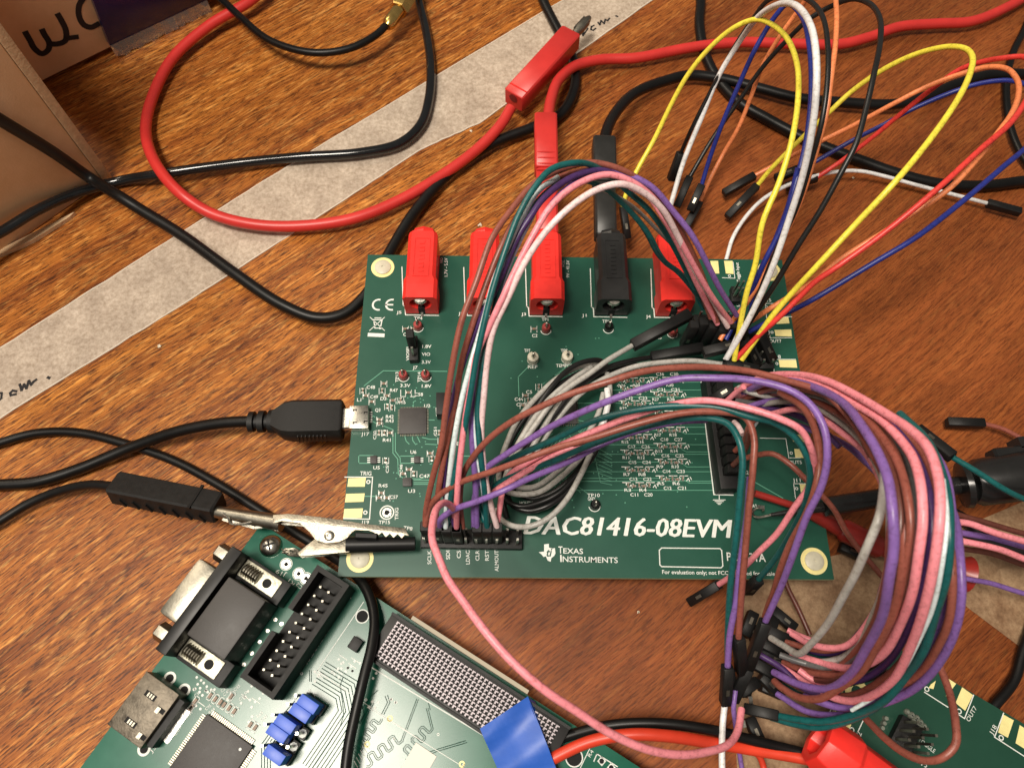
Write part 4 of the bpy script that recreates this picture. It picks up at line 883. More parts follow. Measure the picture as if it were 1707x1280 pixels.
# QFP
qf = fb(F2, [(345, 1189), (414, 1237), (281, 1263)], Z2 + .14); a = F2.l(at(345, 1189, Z2 + .14)); b = F2.l(at(414, 1237, Z2 + .14)); sz = 1.42
qb = (a.x, a.x + sz, a.y, a.y + sz)
mb = MB(); fbox(mb, F2, qb, Z2 + .02, Z2 + .15); qo = mb.build('chip', chipm, fpga, bevel=.02)
mb = MB(); n_ = 25
for k in range(n_):
    t = .06 + (sz - .12) * (k + .5) / n_
    for (uu0, uu1, vv0, vv1) in [(qb[0] + t - .016, qb[0] + t + .016, qb[2] - .12, qb[2]), (qb[0] + t - .016, qb[0] + t + .016, qb[3], qb[3] + .12), (qb[0] - .12, qb[0], qb[2] + t - .016, qb[2] + t + .016), (qb[1], qb[1] + .12, qb[2] + t - .016, qb[2] + t + .016)]:
        fbox(mb, F2, (uu0, uu1, vv0, vv1), Z2 + .006, Z2 + .05)
part(mb, 'leads', steel_dk, fpga, qo, kind='stuff')
mb = MB(); c = F2.w(qb[1] - .22, qb[2] + .2, 0); mb.disc((c.x, c.y), .035, Z2 + .153, 12); part(mb, 'pin_one_dot', silk, fpga, qo)
# passives on this board
cp2 = MB(); ce2 = MB(); 
def ps2(x, y, al='u', fill=True):
    c = F2.l(at(x, y, Z2)); a_, b_ = (.11, .055) if al == 'u' else (.055, .11)
    if fill: fbox(cp2, F2, (c.x - a_ * .6, c.x + a_ * .6, c.y - b_ * .6, c.y + b_ * .6), Z2 + .006, Z2 + .05)
    for q0, q1 in (((c.x - a_, c.x + a_, c.y - b_, c.y - b_ + .018)), ) and []: pass
    for (A_, B_) in ((( -a_, -b_), (a_, -b_)), ((a_, -b_), (a_, b_)), ((a_, b_), (-a_, b_)), ((-a_, b_), (-a_, -b_))):
        p0 = F2.w(c.x + A_[0], c.y + A_[1], 0); p1 = F2.w(c.x + B_[0], c.y + B_[1], 0); sk2.line([p0, p1], .016, zz2)
for k in range(3): ps2(351 + 8.5 * k, 1159 + 5.5 * k, 'v')
for k in range(3): ps2(374 + 8.5 * k, 1174 + 5.5 * k, 'v')
for x, y in ((386, 1160), (326, 1168), (320, 1178), (418, 1207), (426, 1212), (318, 1180)): ps2(x, y, 'v')
for s, x, y in [('C34', 370, 1150), ('C41', 374, 1156), ('C43', 392, 1148), ('C39', 400, 1164), ('C30', 326, 1158), ('R2', 311, 1186), ('R51', 312, 1192), ('C95', 344, 1180), ('R44', 350, 1186), ('R65', 430, 1192), ('C60', 437, 1198)]:
    T2(s, x, y + 4, x + 9, y - 4, 5)
for k in range(46):
    x, y = random.choice([(random.uniform(556, 612), random.uniform(1100, 1130)), (random.uniform(300, 345), random.uniform(1150, 1185)), (random.uniform(380, 455), random.uniform(1150, 1240)), (random.uniform(440, 530), random.uniform(1120, 1165)), (random.uniform(320, 440), random.uniform(1130, 1190)), (random.uniform(610, 660), random.uniform(1120, 1175))])
    q = F2.l(at(x, y, Z2))
    if (qb[0] - .3 < q.x < qb[1] + .3 and qb[2] - .3 < q.y < qb[3] + .3) or (ds[0] - 1 < q.x < ds[1] + .3 and fl[2] < q.y < fl[3]) or (xa[0] - .1 < q.x < xa[1] + .1 and xa[2] < q.y < xa[3]): continue
    for e_ in (-.07, .07): p = F2.w(q.x + e_ * (k % 2), q.y + e_ * ((k + 1) % 2), 0); sk2.disc((p.x, p.y), .035, zz2 - .002, 6)
    if k % 3 == 0: sk2.line([F2.w(q.x - .12, q.y - .1, 0), F2.w(q.x + .12, q.y - .1, 0)], .018, zz2)
cp2.build('chip_components', M('ceramic_chip', (.25, .17, .12), .5), fpga, kind='stuff')
# blue jumpers on 3-pin headers
jb = [(513, 1173, 1), (500, 1188, 1), (475, 1206, 1), (462, 1222, 1), (457, 1258, 1)]
for i, (x, y, f) in enumerate(jb):
    c = F2.l(at(x, y, Z2 + .85)); mb = MB(); ua = c.x; 
    fbox(mb, F2, (ua - .30, ua + .30, c.y - .14, c.y + .14), Z2 + .01, Z2 + .26); hh = mb.build('pin_header', black, fpga)
    mb = MB(); fbox(mb, F2, (ua - .255, ua + .255, c.y - .125, c.y + .125), Z2 + .27, Z2 + .87); mb.build('blue_jumper', blue_pl, fpga, bevel=.015)
    mb = MB()
    p = F2.w(ua - .38, c.y, 0); mb.bar(Vector((p.x, p.y, Z2 + .02)), Vector((p.x, p.y, Z2 + .8)), .06, .06); part(mb, 'header_pins', steel, fpga, hh)
for (x, y) in ((504, 1221), (489, 1243)):
    c = F2.l(at(x, y, Z2 + .25)); mb = MB(); fbox(mb, F2, (c.x - .24, c.x + .13, c.y - .13, c.y + .13), Z2 + .01, Z2 + .26); hh = mb.build('pin_header', black, fpga)
    mb = MB()
    for du_ in (-.17, 0): p = F2.w(c.x + du_ , c.y, 0); mb.bar(Vector((p.x, p.y, Z2 + .02)), Vector((p.x, p.y, Z2 + .8)), .065, .065)
    part(mb, 'header_pins', solder, fpga, hh)
    mb = MB(); p = F2.w(c.x + .02, c.y, 0); mb.lathe(Vector((p.x, p.y, Z2 + .262)), Vector((p.x, p.y, Z2 + .30)), [(0, .105), (1, .105), (1, .05)], 8); part(mb, 'pad', silk, fpga, hh)
# mezzanine connector
fm = fb(F2, [(643, 1018), (945, 1212), (925, 1296), (617, 1102)], Z2 + .45)
A_ = F2.l(at(646, 1020, Z2 + .45)); B_ = F2.l(at(617, 1104, Z2 + .45)); C_ = F2.l(at(870, 1152, Z2 + .45)); D_ = F2.l(at(802, 1219, Z2 + .45)); E_ = F2.l(at(951, 1213, Z2 + .45))
v0 = (A_.y + C_.y) / 2; v1 = (B_.y + D_.y) / 2; u0 = (A_.x + B_.x) / 2 - .05; u1 = E_.x
mb = MB(); fbox(mb, F2, (u0, u1, v0, v1), Z2 + .01, Z2 + .40); fx = mb.build('mezzanine_connector', M('connector_black', (.006, .006, .006), .5, var=.2, scale=4), fpga, bevel=.02)
nc, nr = 40, 10; mb = MB(); mc = MB()
for i in range(nc):
    for j in range(nr):
        uu = u0 + .22 + (u1 - u0 - .44) * (i + .5) / nc; vv = v0 + .12 + (v1 - v0 - .24) * (j + .5) / nr; du = (u1 - u0 - .44) / nc; dv_ = (v1 - v0 - .24) / nr
        mb.box(0, 0, 0, 0, 0, 0) if 0 else None
        fbox(mc, F2, (uu - du * .40, uu + du * .34, vv - dv_ * .42, vv - dv_ * .14), Z2 + .40, Z2 + .455)
        fbox(mc, F2, (uu - du * .40, uu - du * .06, vv - dv_ * .14, vv + dv_ * .34), Z2 + .40, Z2 + .450)
        fbox(mb, F2, (uu - du * .08, uu + du * .42, vv - dv_ * .14, vv + dv_ * .44), Z2 + .39, Z2 + .403)
part(mc, 'contacts', M('connector_contact', (.36, .32, .34), .45, .3), fpga, fx, kind='stuff'); part(mb, 'cavities', hole, fpga, fx, kind='stuff')
mb = MB()
for v_ in (v0, v1 - .07): fbox(mb, F2, (u0, u1, v_, v_ + .07), Z2 + .39, Z2 + .47)
part(mb, 'side_rails', black, fpga, fx)
mb = MB(); fbox(mb, F2, (C_.x - 3.35, C_.x + .15, v0 - .20, v0 - .10), Z2 + .01, Z2 + .12); mb.build('pale_strip', M('pale_plastic', (.42, .37, .28), .6), fpga)
# inductor, holes, pads
c = F2.l(at(592, 1073, Z2 + .2)); mb = MB(); fbox(mb, F2, (c.x - .14, c.x + .14, c.y - .16, c.y + .16), Z2 + .01, Z2 + .22); mb.build('inductor', black, fpga, bevel=.02)
for (x, y, r) in ((604, 1027, .15), (957, 1262, .19)):
    c = at(x, y, zz1); dk2.disc((c.x, c.y), r, zz1, 22); sk2.ring((c.x, c.y), r, r + .03, zz2, 24)
for (x, y) in ((650, 1197), (770, 1273), (612, 1240)):
    c = at(x, y, zz1); mb = MB(); mb.ring((c.x, c.y), .035, .075, zz2, 16); mb.build('fiducial', gold, fpga)
mb = MB(); c = F2.l(at(697, 1272, Z2 + .02)); fbox(mb, F2, (c.x - .30, c.x + .30, c.y - .36, c.y + .36), Z2 + .005, Z2 + .035); mb.build('white_label', M('paper_label', (.72, .70, .62), .5), fpga)
# traces
base_t = [at(x, y, zz1) for x, y in [(521, 1140), (560, 1164), (564, 1184), (535, 1228), (505, 1272)]]
for k in range(8): tr2.line(offset_line(base_t, .085 * k), .02, zz1)
base_t = [at(x, y, zz1) for x, y in [(500, 1156), (488, 1172), (470, 1192), (436, 1240), (436, 1290)]]
for k in range(4): tr2.line(offset_line(base_t, .07 * k), .02, zz1)
R2([(572, 1128), (567, 1142), (571, 1170), (573, 1192), (567, 1210), (520, 1280)])
R2([(519, 1117), (519, 1135)]); R2([(516, 1117), (516, 1135)])
for P in ([(630, 1150), (618, 1160), (604, 1180)],):
    R2(P)
def serp(p0, p1, n, amp, lead0=None, lead1=None):
    a = at(*p0, zz1); b = at(*p1, zz1); d = (b - a); L_ = d.length; d.normalize(); nn = Vector((-d.y, d.x, 0)); pts = []
    if lead0: pts.append(at(*lead0, zz1))
    for k in range(n):
        s_ = 1 if k % 2 else -1
        for t, q in ((0, .75), (.2, 1), (.8, 1), (1, .75)): pts.append(a + d * (L_ * (k + t) / n) + nn * amp * s_ * q)
    if lead1: pts.append(at(*lead1, zz1))
    for off in (-.021, .021): tr2.line(offset_line(pts, off), .016, zz1)
serp((608, 1272), (668, 1226), 7, .115, None, (696, 1165)); serp((672, 1262), (716, 1208), 7, .115, None, (712, 1180)); serp((586, 1262), (632, 1195), 9, .09, None, None)
for P in ([(717, 1182), (714, 1170), (711, 1165)], [(715, 1253), (726, 1249), (776, 1234)], [(716, 1257), (728, 1252), (778, 1237)], [(600, 1205), (620, 1170)], [(603, 1207), (623, 1172)], [(642, 1160), (646, 1170), (636, 1190)], [(646, 1158), (650, 1170), (640, 1190)]): R2(P)
for k in range(6): L2([(608 + k * .5 - 4 * k, 1238 + 6 * k), (616 - 4 * k, 1248 + 6 * k)], .014)
L2([(560, 1140), (700, 1232)], .012); L2([(612, 1178), (765, 1273)], .014); L2([(606, 1104), (806, 1225), (830, 1250)], .03)
for k in range(34):
    x, y = random.uniform(330, 800), random.uniform(1080, 1275)
    if F2.l(at(x, y, Z2)).y < 1.9: continue
    c = at(x, y, zz1); sk2.ring((c.x, c.y), .02, .035, zz2, 8)
L2([(985, 1243), (967, 1280)], .02); T2('R4', 984, 1262, 990, 1252, 6); L2([(995, 1256), (1029, 1277)], .025); L2([(995, 1256), (990, 1268)], .025)
for x, y in ((1003, 1268), (1019, 1279)): c = at(x, y, zz2); sk2.ring((c.x, c.y), .06, .11, zz2, 4); dk2.disc((c.x, c.y), .06, zz2, 12)
flush_text(); sk2.build('silkscreen', silk, fpga, kind='stuff'); tr2.build('copper_traces', trace2, fpga, kind='stuff'); dk2.build('drill_holes', hole, fpga, kind='stuff')
# blue tape band folded over the connector
bt = root('blue_tape', at(870, 1230, 1.6), 'glossy blue tape folded over the end of the lower left board', 'tape')
def sheet(mb, rows, th=.02):
    # rows of points (world) forming a grid, thickened downwards
    n = len(rows[0]); vs = [p for r in rows for p in r] + [p - Vector((0, 0, th)) for r in rows for p in r]; m_ = len(rows); k = n * m_; fs = []
    for i in range(m_ - 1):
        for j in range(n - 1):
            a = i * n + j; fs += [(a, a + 1, a + n + 1, a + n), (k + a, k + a + n, k + a + n + 1, k + a + 1)]
    for j in range(n - 1): fs += [(j, k + j, k + j + 1, j + 1), ((m_ - 1) * n + j, (m_ - 1) * n + j + 1, k + (m_ - 1) * n + j + 1, k + (m_ - 1) * n + j)]
    for i in range(m_ - 1): a = i * n; b = i * n + n - 1; fs += [(a, a + n, k + a + n, k + a), (b, k + b, k + b + n, b + n)]
    mb.add(vs, fs)
def grid(P4, n, m_, f):
    a, b, c, d = P4; return [[(a.lerp(b, j / m_)).lerp(d.lerp(c, j / m_), i / n) + Vector((0, 0, f(i / n, j / m_))) for j in range(m_ + 1)] for i in range(n + 1)]
mb = MB(); sheet(mb, grid([at(800, 1214, 1.5), at(880, 1160, 1.5), at(935, 1300, 1.5), at(838, 1300, 1.5)], 10, 10, lambda i, j: .07 * math.sin(i * 9 + j * 3) + .10 * abs(j - .42 - .2 * i) - .08 * abs(i - .55)), .05); mb.build('tape_front', blue_tape, bt, smooth=True)
mb = MB(); sheet(mb, grid([at(879, 1161, 1.5), at(893, 1169, 1.4), at(924, 1244, 1.3), at(930, 1300, 1.45)], 8, 4, lambda i, j: -.25 * j), .06); mb.build('tape_fold', blue_tape, bt, smooth=True)

# ================================================================== LOWER RIGHT BOARD
Z3 = 0.8
F3 = Fr(at(1448, 1051, Z3), at(1707, 1206, Z3))
b3 = root('circuit_board', F3.w(4, 4, Z3 - .16), 'second green evaluation board cut off by the lower right corner of the view', 'circuit board')
mb = MB(); mb.prism([tuple(F3.w(u, v, 0).xy) for u, v in ((0, 0), (10, 0), (10, 12), (0, 12))], Z3 - .16, Z3); o = mb.build('board_laminate', [mask3, edge_fr4], b3)
for p in o.data.polygons:
    if abs(p.normal.z) < .5: p.material_index = 1
for u, v in ((.6, 2.2), (6, .7)):
    c = F3.w(u, v, 0); mb = MB(); mb.cyl((c.x, c.y, 0), (c.x, c.y, Z3 - .16), .28, 6); mb.build('standoff', steel, b3)
for P in [[(1604, 1145), (1622, 1158), (1609, 1184), (1593, 1171)], [(1580, 1130), (1594, 1139), (1584, 1152), (1577, 1160)], [(1552, 1140), (1560, 1134), (1556, 1148), (1548, 1146)], [(1672, 1190), (1690, 1200), (1680, 1229), (1664, 1220)], [(1700, 1208), (1722, 1222), (1712, 1250), (1693, 1238)],
          [(1385, 1190), (1393, 1184), (1402, 1194), (1386, 1194)], [(1398, 1211), (1417, 1203), (1419, 1208), (1414, 1220)], [(1398, 1175), (1420, 1180), (1424, 1188), (1412, 1186)]]: pad(b3, P, Z3)
c = at(1428, 1152, Z3); mb = MB(); mb.ring((c.x, c.y), .14, .30, Z3 + .007, 26); mb.build('gold_ring', gold, b3)
sk3 = MB(); y1_ = Z3 + .008
def L3(P, wd=.025): sk3.line([at(x, y, y1_) for x, y in P], wd, y1_)
L3([(1541, 1153), (1580, 1178)]); L3([(1594, 1188), (1608, 1197), (1623, 1158)]); L3([(1673, 1188), (1658, 1228), (1720, 1268)]); L3([(1390, 1172), (1350, 1255)]); L3([(1425, 1230), (1440, 1198)]); L3([(1425, 1230), (1396, 1212)])
for x, y in ((1599, 1185), (1669, 1229), (1420, 1216), (1545, 1148)): c = at(x, y, y1_); sk3.ring((c.x, c.y), .04, .065, y1_, 16)
def T3(s, x0, y0, x1, y1, h): text(sk3, s, (x0, y0), (x1, y1), h, y1_)
T3('OUT7', 1616, 1203, 1629, 1180, 7); T3('J18', 1655, 1225, 1662, 1211, 7); T3('TOGGLE', 1530, 1234, 1557, 1255, 7); T3('J12', 1431, 1238, 1437, 1222, 8); T3('J10', 1376, 1238, 1388, 1230, 6); T3('TP12', 1520, 1266, 1545, 1280, 5)
flush_text(); sk3.build('silkscreen', silk, b3, kind='stuff')
# socket on the lower right board
sk_b = at(1430, 1300, Z3); 
b = at(1368, 1243, Z3 + 1.1); d_ = Vector((.87, -.5, 0)).normalized()
mb = MB(); p0 = at(1362, 1232, Z3 + 1.3); p1 = at(1490, 1330, Z3 + 1.2)
ax = (p1 - p0).normalized(); 
mb.lathe(p0, p0 + ax * 2.6, [(.22, .30), (.0, .38), (.0, .60), (.08, .66), (.3, .70), (.34, .62), (1, .64)], 8); mb.build('banana_socket', red_pl, b3, bevel=.03)
mb = MB(); mb.lathe(p0 + ax * .5, p0 + ax * .52, [(0, 0), (0, .31)], 12); mb.build('socket_bore', M('dark_red_recess', (.18, .01, .01), .6), b3)
# header with bare pins
h0, h1 = at(1487, 1212, Z3), at(1520, 1236, Z3)
hd3 = MB(); A_ = h0.copy(); B_ = h1.copy(); A_.z = B_.z = Z3 + .13; hd3.bar(A_, B_, .75, .25); q3 = hd3.build('pin_header', black, b3, bevel=.01)
mb = MB(); d_ = (h1 - h0).normalized(); n3 = Vector((-d_.y, d_.x, 0))
for i in range(3):
    for j in range(3): p = h0 + d_ * (.1 + .24 * i) + n3 * (.24 * (j - 1)); mb.bar(Vector((p.x, p.y, Z3 + .1)), Vector((p.x, p.y, Z3 + .9)), .065, .065)
part(mb, 'header_pins', steel_dk, b3, q3)
mb = MB()
for k in range(11):
    x, y = 1512 + (k % 3) * 8 + (k // 3) * 6, 1186 + (k // 3) * 7 + (k % 3) * 5; c = at(x, y, Z3 + .05); mb.lathe(Vector((c.x, c.y, Z3 + .01)), Vector((c.x, c.y, Z3 + .12)), [(0, .075), (.6, .075), (1, .04)], 8)
for k in range(3): c = at(1470 + 3 * k, 1213 - 8 * k, Z3 + .05); mb.lathe(Vector((c.x, c.y, Z3 + .01)), Vector((c.x, c.y, Z3 + .12)), [(0, .07), (1, .05)], 8)
mb.build('solder_posts', M('dull_solder', (.28, .30, .25), .5, .6), b3, kind='stuff')

# ================================================================== oscilloscope probe and red clip
pr = root('test_probe', at(1560, 815, 1.6), 'black hooked test probe reaching in from the right edge onto the board', 'probe')
gl = M('probe_plastic', (.014, .014, .014), .26, var=.2, scale=1)
zp = 2.0
t0, t1, t2, t3, t4, t5 = at(1285, 858, 1.75), at(1372, 845, 1.95), at(1463, 830, zp), at(1600, 808, zp + .3), at(1635, 802, zp + .4), at(1760, 785, zp + .6)
mb = MB(); mb.lathe(t0, t1, [(0, .05), (.25, .07), (.8, .12), (1, .14)], 14); mb.lathe(t1, t2, [(0, .14), (.02, .25), (.1, .26), (1, .25)], 16); mb.lathe(t2, t3, [(0, .25), (1, .24)], 16); mb.build('probe_barrel', gl, pr, smooth=True)
mb = MB(); mb.lathe(at(1598, 809, zp + .3), at(1622, 806, zp + .4), [(0, .25), (.2, .60), (.6, .62), (1, .45)], 20); mb.build('finger_guard', gl, pr, smooth=True)
mb = MB(); mb.lathe(at(1618, 806, zp + .4), t5, [(0, .5), (.1, .62), (.8, .66), (1, .7)], 20); mb.build('probe_body', gl, pr, smooth=True)
mb = MB(); mb.bar(at(1650, 760, zp + .5), at(1720, 752, zp + .5), .3, .5, ch=.05); mb.bar(at(1690, 742, zp + .5), at(1730, 738, zp + .5), .3, .5); mb.build('trim_collar', gl, pr)
mb = MB(); mb.tube([at(1335, 851, 1.85), at(1290, 857, 1.75), at(1262, 862, 1.55), at(1254, 854, 1.4), at(1262, 846, 1.4), at(1270, 845, 1.45), at(1273, 852, 1.5)], .035, 8, sub=6); mb.build('metal_hook', steel, pr, smooth=True)
mb = MB(); mb.bar(at(1262, 845, 1.5), at(1274, 846, 1.5), .10, .06); mb.build('hook_tab', steel, pr)
cable('black_cable', [(1560, 846, .3), (1600, 860, .3), (1640, 892, .3), (1707, 905, .3), (1780, 905, .3)], .16, black_rub, 'black ground lead on the desk just below the probe body, right edge', 'cable')
rcp = root('red_clip', at(1450, 900, 1.0), 'red plastic mini clip lying under the coil of jumper wires', 'clip')
redt = M('red_translucent', (.30, .022, .016), .35, var=.15, scale=2)
mb = MB(); a, b, c, d, e = at(1258, 822, 1.55), at(1330, 845, 1.5), at(1400, 880, 1.1), at(1470, 915, .9), at(1612, 957, .75)
mb.tube([a, a.lerp(b, .5), b], .10, 10, sub=4); mb.tube([b, c], .2, 12, sub=4, rfun=lambda t: .6 + .6 * t); mb.bar(c, d, .6, .4, ch=.1); mb.lathe(d, e, [(0, .20), (.7, .24), (.88, .36), (1.0, .50), (.98, .42), (.9, .2)], 20)
mb.build('clip_body', redt, rcp, smooth=True)
# ================================================================== JUMPER WIRES
def housing(rt, p0, p1, wd=.25, win=None, up=None):
    p0 = Vector(p0); p1 = Vector(p1); d = (p1 - p0).normalized()
    up = up or (Vector((0, 0, 1)) if abs(d.z) < .8 else Vector((0, -1, 0)))
    mb = MB(); mb.bar(p0, p1, wd, wd, ch=.018, up=up); h = mb.build('connector_housing', black, rt, smooth=True)
    if win is None: win = random.random() < .4
    if win:
        ay = up.cross(d).normalized(); az = d.cross(ay); c = p0.lerp(p1, .62) + az * (wd / 2 - .004)
        mb = MB(); mb.bar(c - d * .09, c + d * .09, .08, .016, up=az); q = mb.build('contact_window', steel_dk, rt); q.parent = h; q.location = (0, 0, 0)
    return h
def W(col, label, pts, d=.148, group='jumper wires', h0=None, h1=None, wd=.25, n=10):
    P = [at(*p) for p in pts]
    P = [P[0]] + [p + Vector([random.uniform(-.022, .022) for _ in range(3)]) for p in P[1:-1]] + [P[-1]]
    c = P[len(P) // 2]
    if h0 or h1:
        rt = root('jumper_wire', Vector((P[0].x, P[0].y, min(P[0].z, P[-1].z))), label, 'jumper wire', group)
        mb = MB(); mb.tube(P, d / 2, n, sub=9); mb.build('insulation', wmat(col), rt, smooth=True)
        for h, e in ((h0, P[0]), (h1, P[-1])):
            if h is None: continue
            if h == 'down': q = Vector((e.x, e.y, e.z - 1.35)); housing(rt, e + Vector((0, 0, .08)), q, wd)
            elif isinstance(h, tuple): housing(rt, e, at(*h), wd)
        return rt
    mb = MB(); mb.tube(P, d / 2, n, sub=9); return tag(mb.build('jumper_wire', wmat(col), smooth=True), label, 'jumper wire', group)
GA = 'jumper wires arching over the sockets'
ZH = ZB + 1.62
e0 = (1194, 537, ZB + 1.9)
W('brown', 'outermost brown wire of the left arch, from bottom header over the sockets', [(709, 878, ZH), (711, 850, 3.2), (722, 800, 4.0), (735, 740, 4.8), (745, 680, 5.4), (756, 600, 6.1), (770, 535, 6.6), (792, 472, 7.0), (820, 400, 7.3), (852, 348, 7.4), (890, 308, 7.5), (935, 281, 7.5), (985, 271, 7.4), (1035, 283, 7.2), (1081, 311, 6.8), (1115, 350, 6.2), (1145, 405, 5.4), (1172, 465, 4.4), (1195, 536, 3.2)], group=GA, h0='down')
W('brown', 'second brown wire just inside the outermost one of the left arch', [(726, 879, ZH), (727, 850, 3.2), (733, 800, 4.0), (746, 730, 4.7), (759, 660, 5.2), (771, 600, 5.7), (790, 530, 6.3), (813, 462, 6.7), (840, 402, 7.0), (868, 352, 7.1), (905, 312, 7.1), (950, 290, 7.1), (1000, 285, 7.0), (1050, 300, 6.7), (1092, 335, 6.2), (1125, 390, 5.4), (1160, 460, 4.4), (1185, 530, 3.2)], group=GA, h0='down')
W('teal', 'upper teal wire cresting highest at the left of the arch', [(744, 880, ZH), (758, 800, 4.2), (773, 720, 5.0), (783, 660, 5.6), (795, 600, 6.1), (806, 550, 6.5), (820, 490, 6.9), (842, 420, 7.3), (866, 360, 7.6), (889, 316, 7.8), (920, 282, 7.9), (962, 270, 7.8), (1005, 285, 7.2), (1048, 320, 6.4), (1082, 350, 5.9), (1112, 395, 5.2), (1140, 443, 4.4), (1172, 515, 3.0)], group=GA, h0='down')
W('teal', 'lower teal wire beside the pale strands of the arch', [(812, 880, ZH), (806, 810, 4.0), (800, 740, 4.8), (797, 680, 5.2), (803, 610, 5.8), (818, 540, 6.2), (835, 475, 6.6), (858, 410, 7.0), (885, 355, 7.2), (915, 318, 7.2), (955, 298, 7.0), (1000, 310, 6.4), (1034, 334, 5.8), (1075, 384, 5.0), (1108, 434, 4.2), (1134, 458, 3.8), (1172, 505, 3.0)], group=GA, h0='down')
W('pblue', 'pale blue white wire left of the pink one in the upright part of the arch', [(743, 879, ZH + .1), (746, 835, 3.6), (756, 740, 4.9), (768, 668, 5.5), (787, 600, 6.0), (806, 530, 6.4), (824, 470, 6.8), (846, 408, 7.2), (871, 357, 7.4), (898, 318, 7.4), (930, 296, 7.2)], group=GA, d=.13)
W('pblue', 'pale blue white wire right of the pink one in the upright part of the arch', [(812, 868, ZH + .1), (803, 800, 4.0), (796, 760, 4.4), (793, 720, 4.8), (796, 670, 5.2), (804, 600, 5.7), (818, 540, 6.1), (838, 470, 6.6), (860, 412, 6.9), (888, 360, 7.0)], group=GA, d=.125)
W('dpurple', 'dark purple wire hidden among the arch between teal and pink', [(760, 880, ZH), (741, 820, 3.6), (742, 760, 4.4), (751, 700, 4.9), (765, 630, 5.4), (790, 560, 6.0), (830, 470, 6.8), (864, 392, 7.2), (884, 360, 7.4), (905, 333, 7.5), (949, 298, 7.5), (999, 284, 7.4), (1045, 300, 7.0)], group=GA, h0='down')
W('purple', 'purple wire on the outer right of the arch, falling to the black plugs', [(795, 880, ZH), (792, 800, 4.0), (787, 740, 4.6), (786, 690, 5.0), (795, 630, 5.4), (820, 550, 6.0), (858, 460, 6.6), (890, 390, 7.0), (930, 330, 7.3), (985, 292, 7.3), (1040, 290, 7.1), (1085, 312, 6.9), (1125, 355, 6.4), (1154, 392, 6.0), (1180, 442, 5.3), (1200, 480, 4.6), (1228, 526, 3.4)], group=GA, h0='down')
W('pink', 'pink wire, second from the inside of the arch', [(761, 881, ZH), (763, 837, 3.8), (766, 780, 4.5), (771, 720, 5.0), (781, 660, 5.5), (795, 595, 6.1), (815, 545, 6.5), (838, 500, 6.9), (857, 455, 7.2), (887, 392, 7.6), (923, 341, 7.9), (964, 307, 8.0), (1010, 293, 8.0), (1052, 303, 7.8), (1090, 332, 7.4), (1125, 384, 6.7), (1155, 440, 5.8), (1185, 492, 4.7), (1218, 537, 3.3)], group=GA, h0='down')
W('ppink', 'pale pink wire forming the innermost curve of the arch', [(829, 880, ZH), (817, 835, 3.6), (808, 785, 4.3), (802, 720, 4.9), (807, 660, 5.4), (813, 600, 5.9), (824, 550, 6.4), (846, 494, 6.9), (876, 436, 7.4), (908, 388, 7.8), (949, 344, 8.1), (993, 316, 8.2), (1033, 307, 8.2), (1070, 320, 7.9), (1103, 350, 7.4), (1132, 400, 6.5), (1160, 455, 5.4), (1188, 502, 4.2), (1213, 545, 3.2)], group=GA, h0='down')
W('pink', 'dusky pink wire behind the pale one on the right side of the arch', [(1051, 312, 6.8), (1081, 330, 6.6), (1110, 368, 6.2), (1138, 425, 5.2), (1165, 478, 4.3), (1196, 540, 3.1)], group=GA)
W('grey', 'thin grey wire sloping down inside the right side of the arch', [(1005, 316, 6.0), (1030, 328, 5.8), (1060, 350, 5.3), (1095, 385, 4.8), (1139, 430, 4.0), (1175, 500, 3.0)], group=GA, d=.10)
W('dteal', 'dark teal wire crossing the front of the rightmost red socket', [(1040, 336, 5.4), (1075, 385, 4.9), (1100, 425, 4.5), (1134, 458, 4.0), (1169, 500, 3.4), (1188, 530, 2.9)], group=GA, d=.13)

GB = 'jumper wires sweeping right from the bottom header'
W('brown', 'brown wire sweeping up from the bottom header across the middle to the right', [(771, 880, ZH - .1), (768, 830, 3.3), (774, 790, 4.0), (790, 757, 4.6), (819, 726, 5.2), (859, 700, 5.7), (905, 677, 6.1), (950, 656, 6.4), (1010, 636, 6.7), (1070, 621, 6.8), (1131, 613, 6.8), (1195, 613, 6.7), (1248, 620, 6.6), (1310, 632, 6.6), (1370, 655, 6.6), (1420, 700, 6.7), (1452, 760, 6.8)], group=GB, d=.15)
W('purple', 'long purple wire sweeping right then down to the dark plug below the board corner', [(790, 878, ZH), (790, 830, 3.4), (806, 785, 4.2), (845, 755, 4.9), (885, 731, 5.4), (920, 710, 5.8), (965, 688, 6.3), (1010, 669, 6.7), (1061, 650, 7.0), (1131, 634, 7.3), (1190, 629, 7.5), (1250, 634, 7.6), (1314, 651, 7.7), (1350, 677, 7.8), (1373, 713, 7.8), (1380, 762, 7.6), (1368, 812, 7.1), (1347, 861, 6.5), (1320, 925, 5.5), (1300, 980, 4.5), (1276, 1035, 3.4)], group=GB, d=.15, h1=(1247, 1112, 2.3))
W('pink', 'pink wire bending over the gold pads then back down to the board lower edge', [(829, 870, ZH), (845, 800, 3.4), (880, 771, 4.0), (930, 745, 4.5), (990, 718, 5.0), (1061, 693, 5.6), (1120, 675, 6.1), (1178, 669, 6.5), (1248, 679, 6.8), (1298, 697, 6.9), (1333, 716, 6.8), (1352, 745, 6.5), (1356, 779, 6.0), (1347, 812, 5.4), (1327, 845, 4.8), (1294, 888, 4.0), (1265, 920, 3.3), (1238, 948, 2.5), (1198, 974, 1.3)], group=GB, d=.15, h1=(1150, 1003, .5))
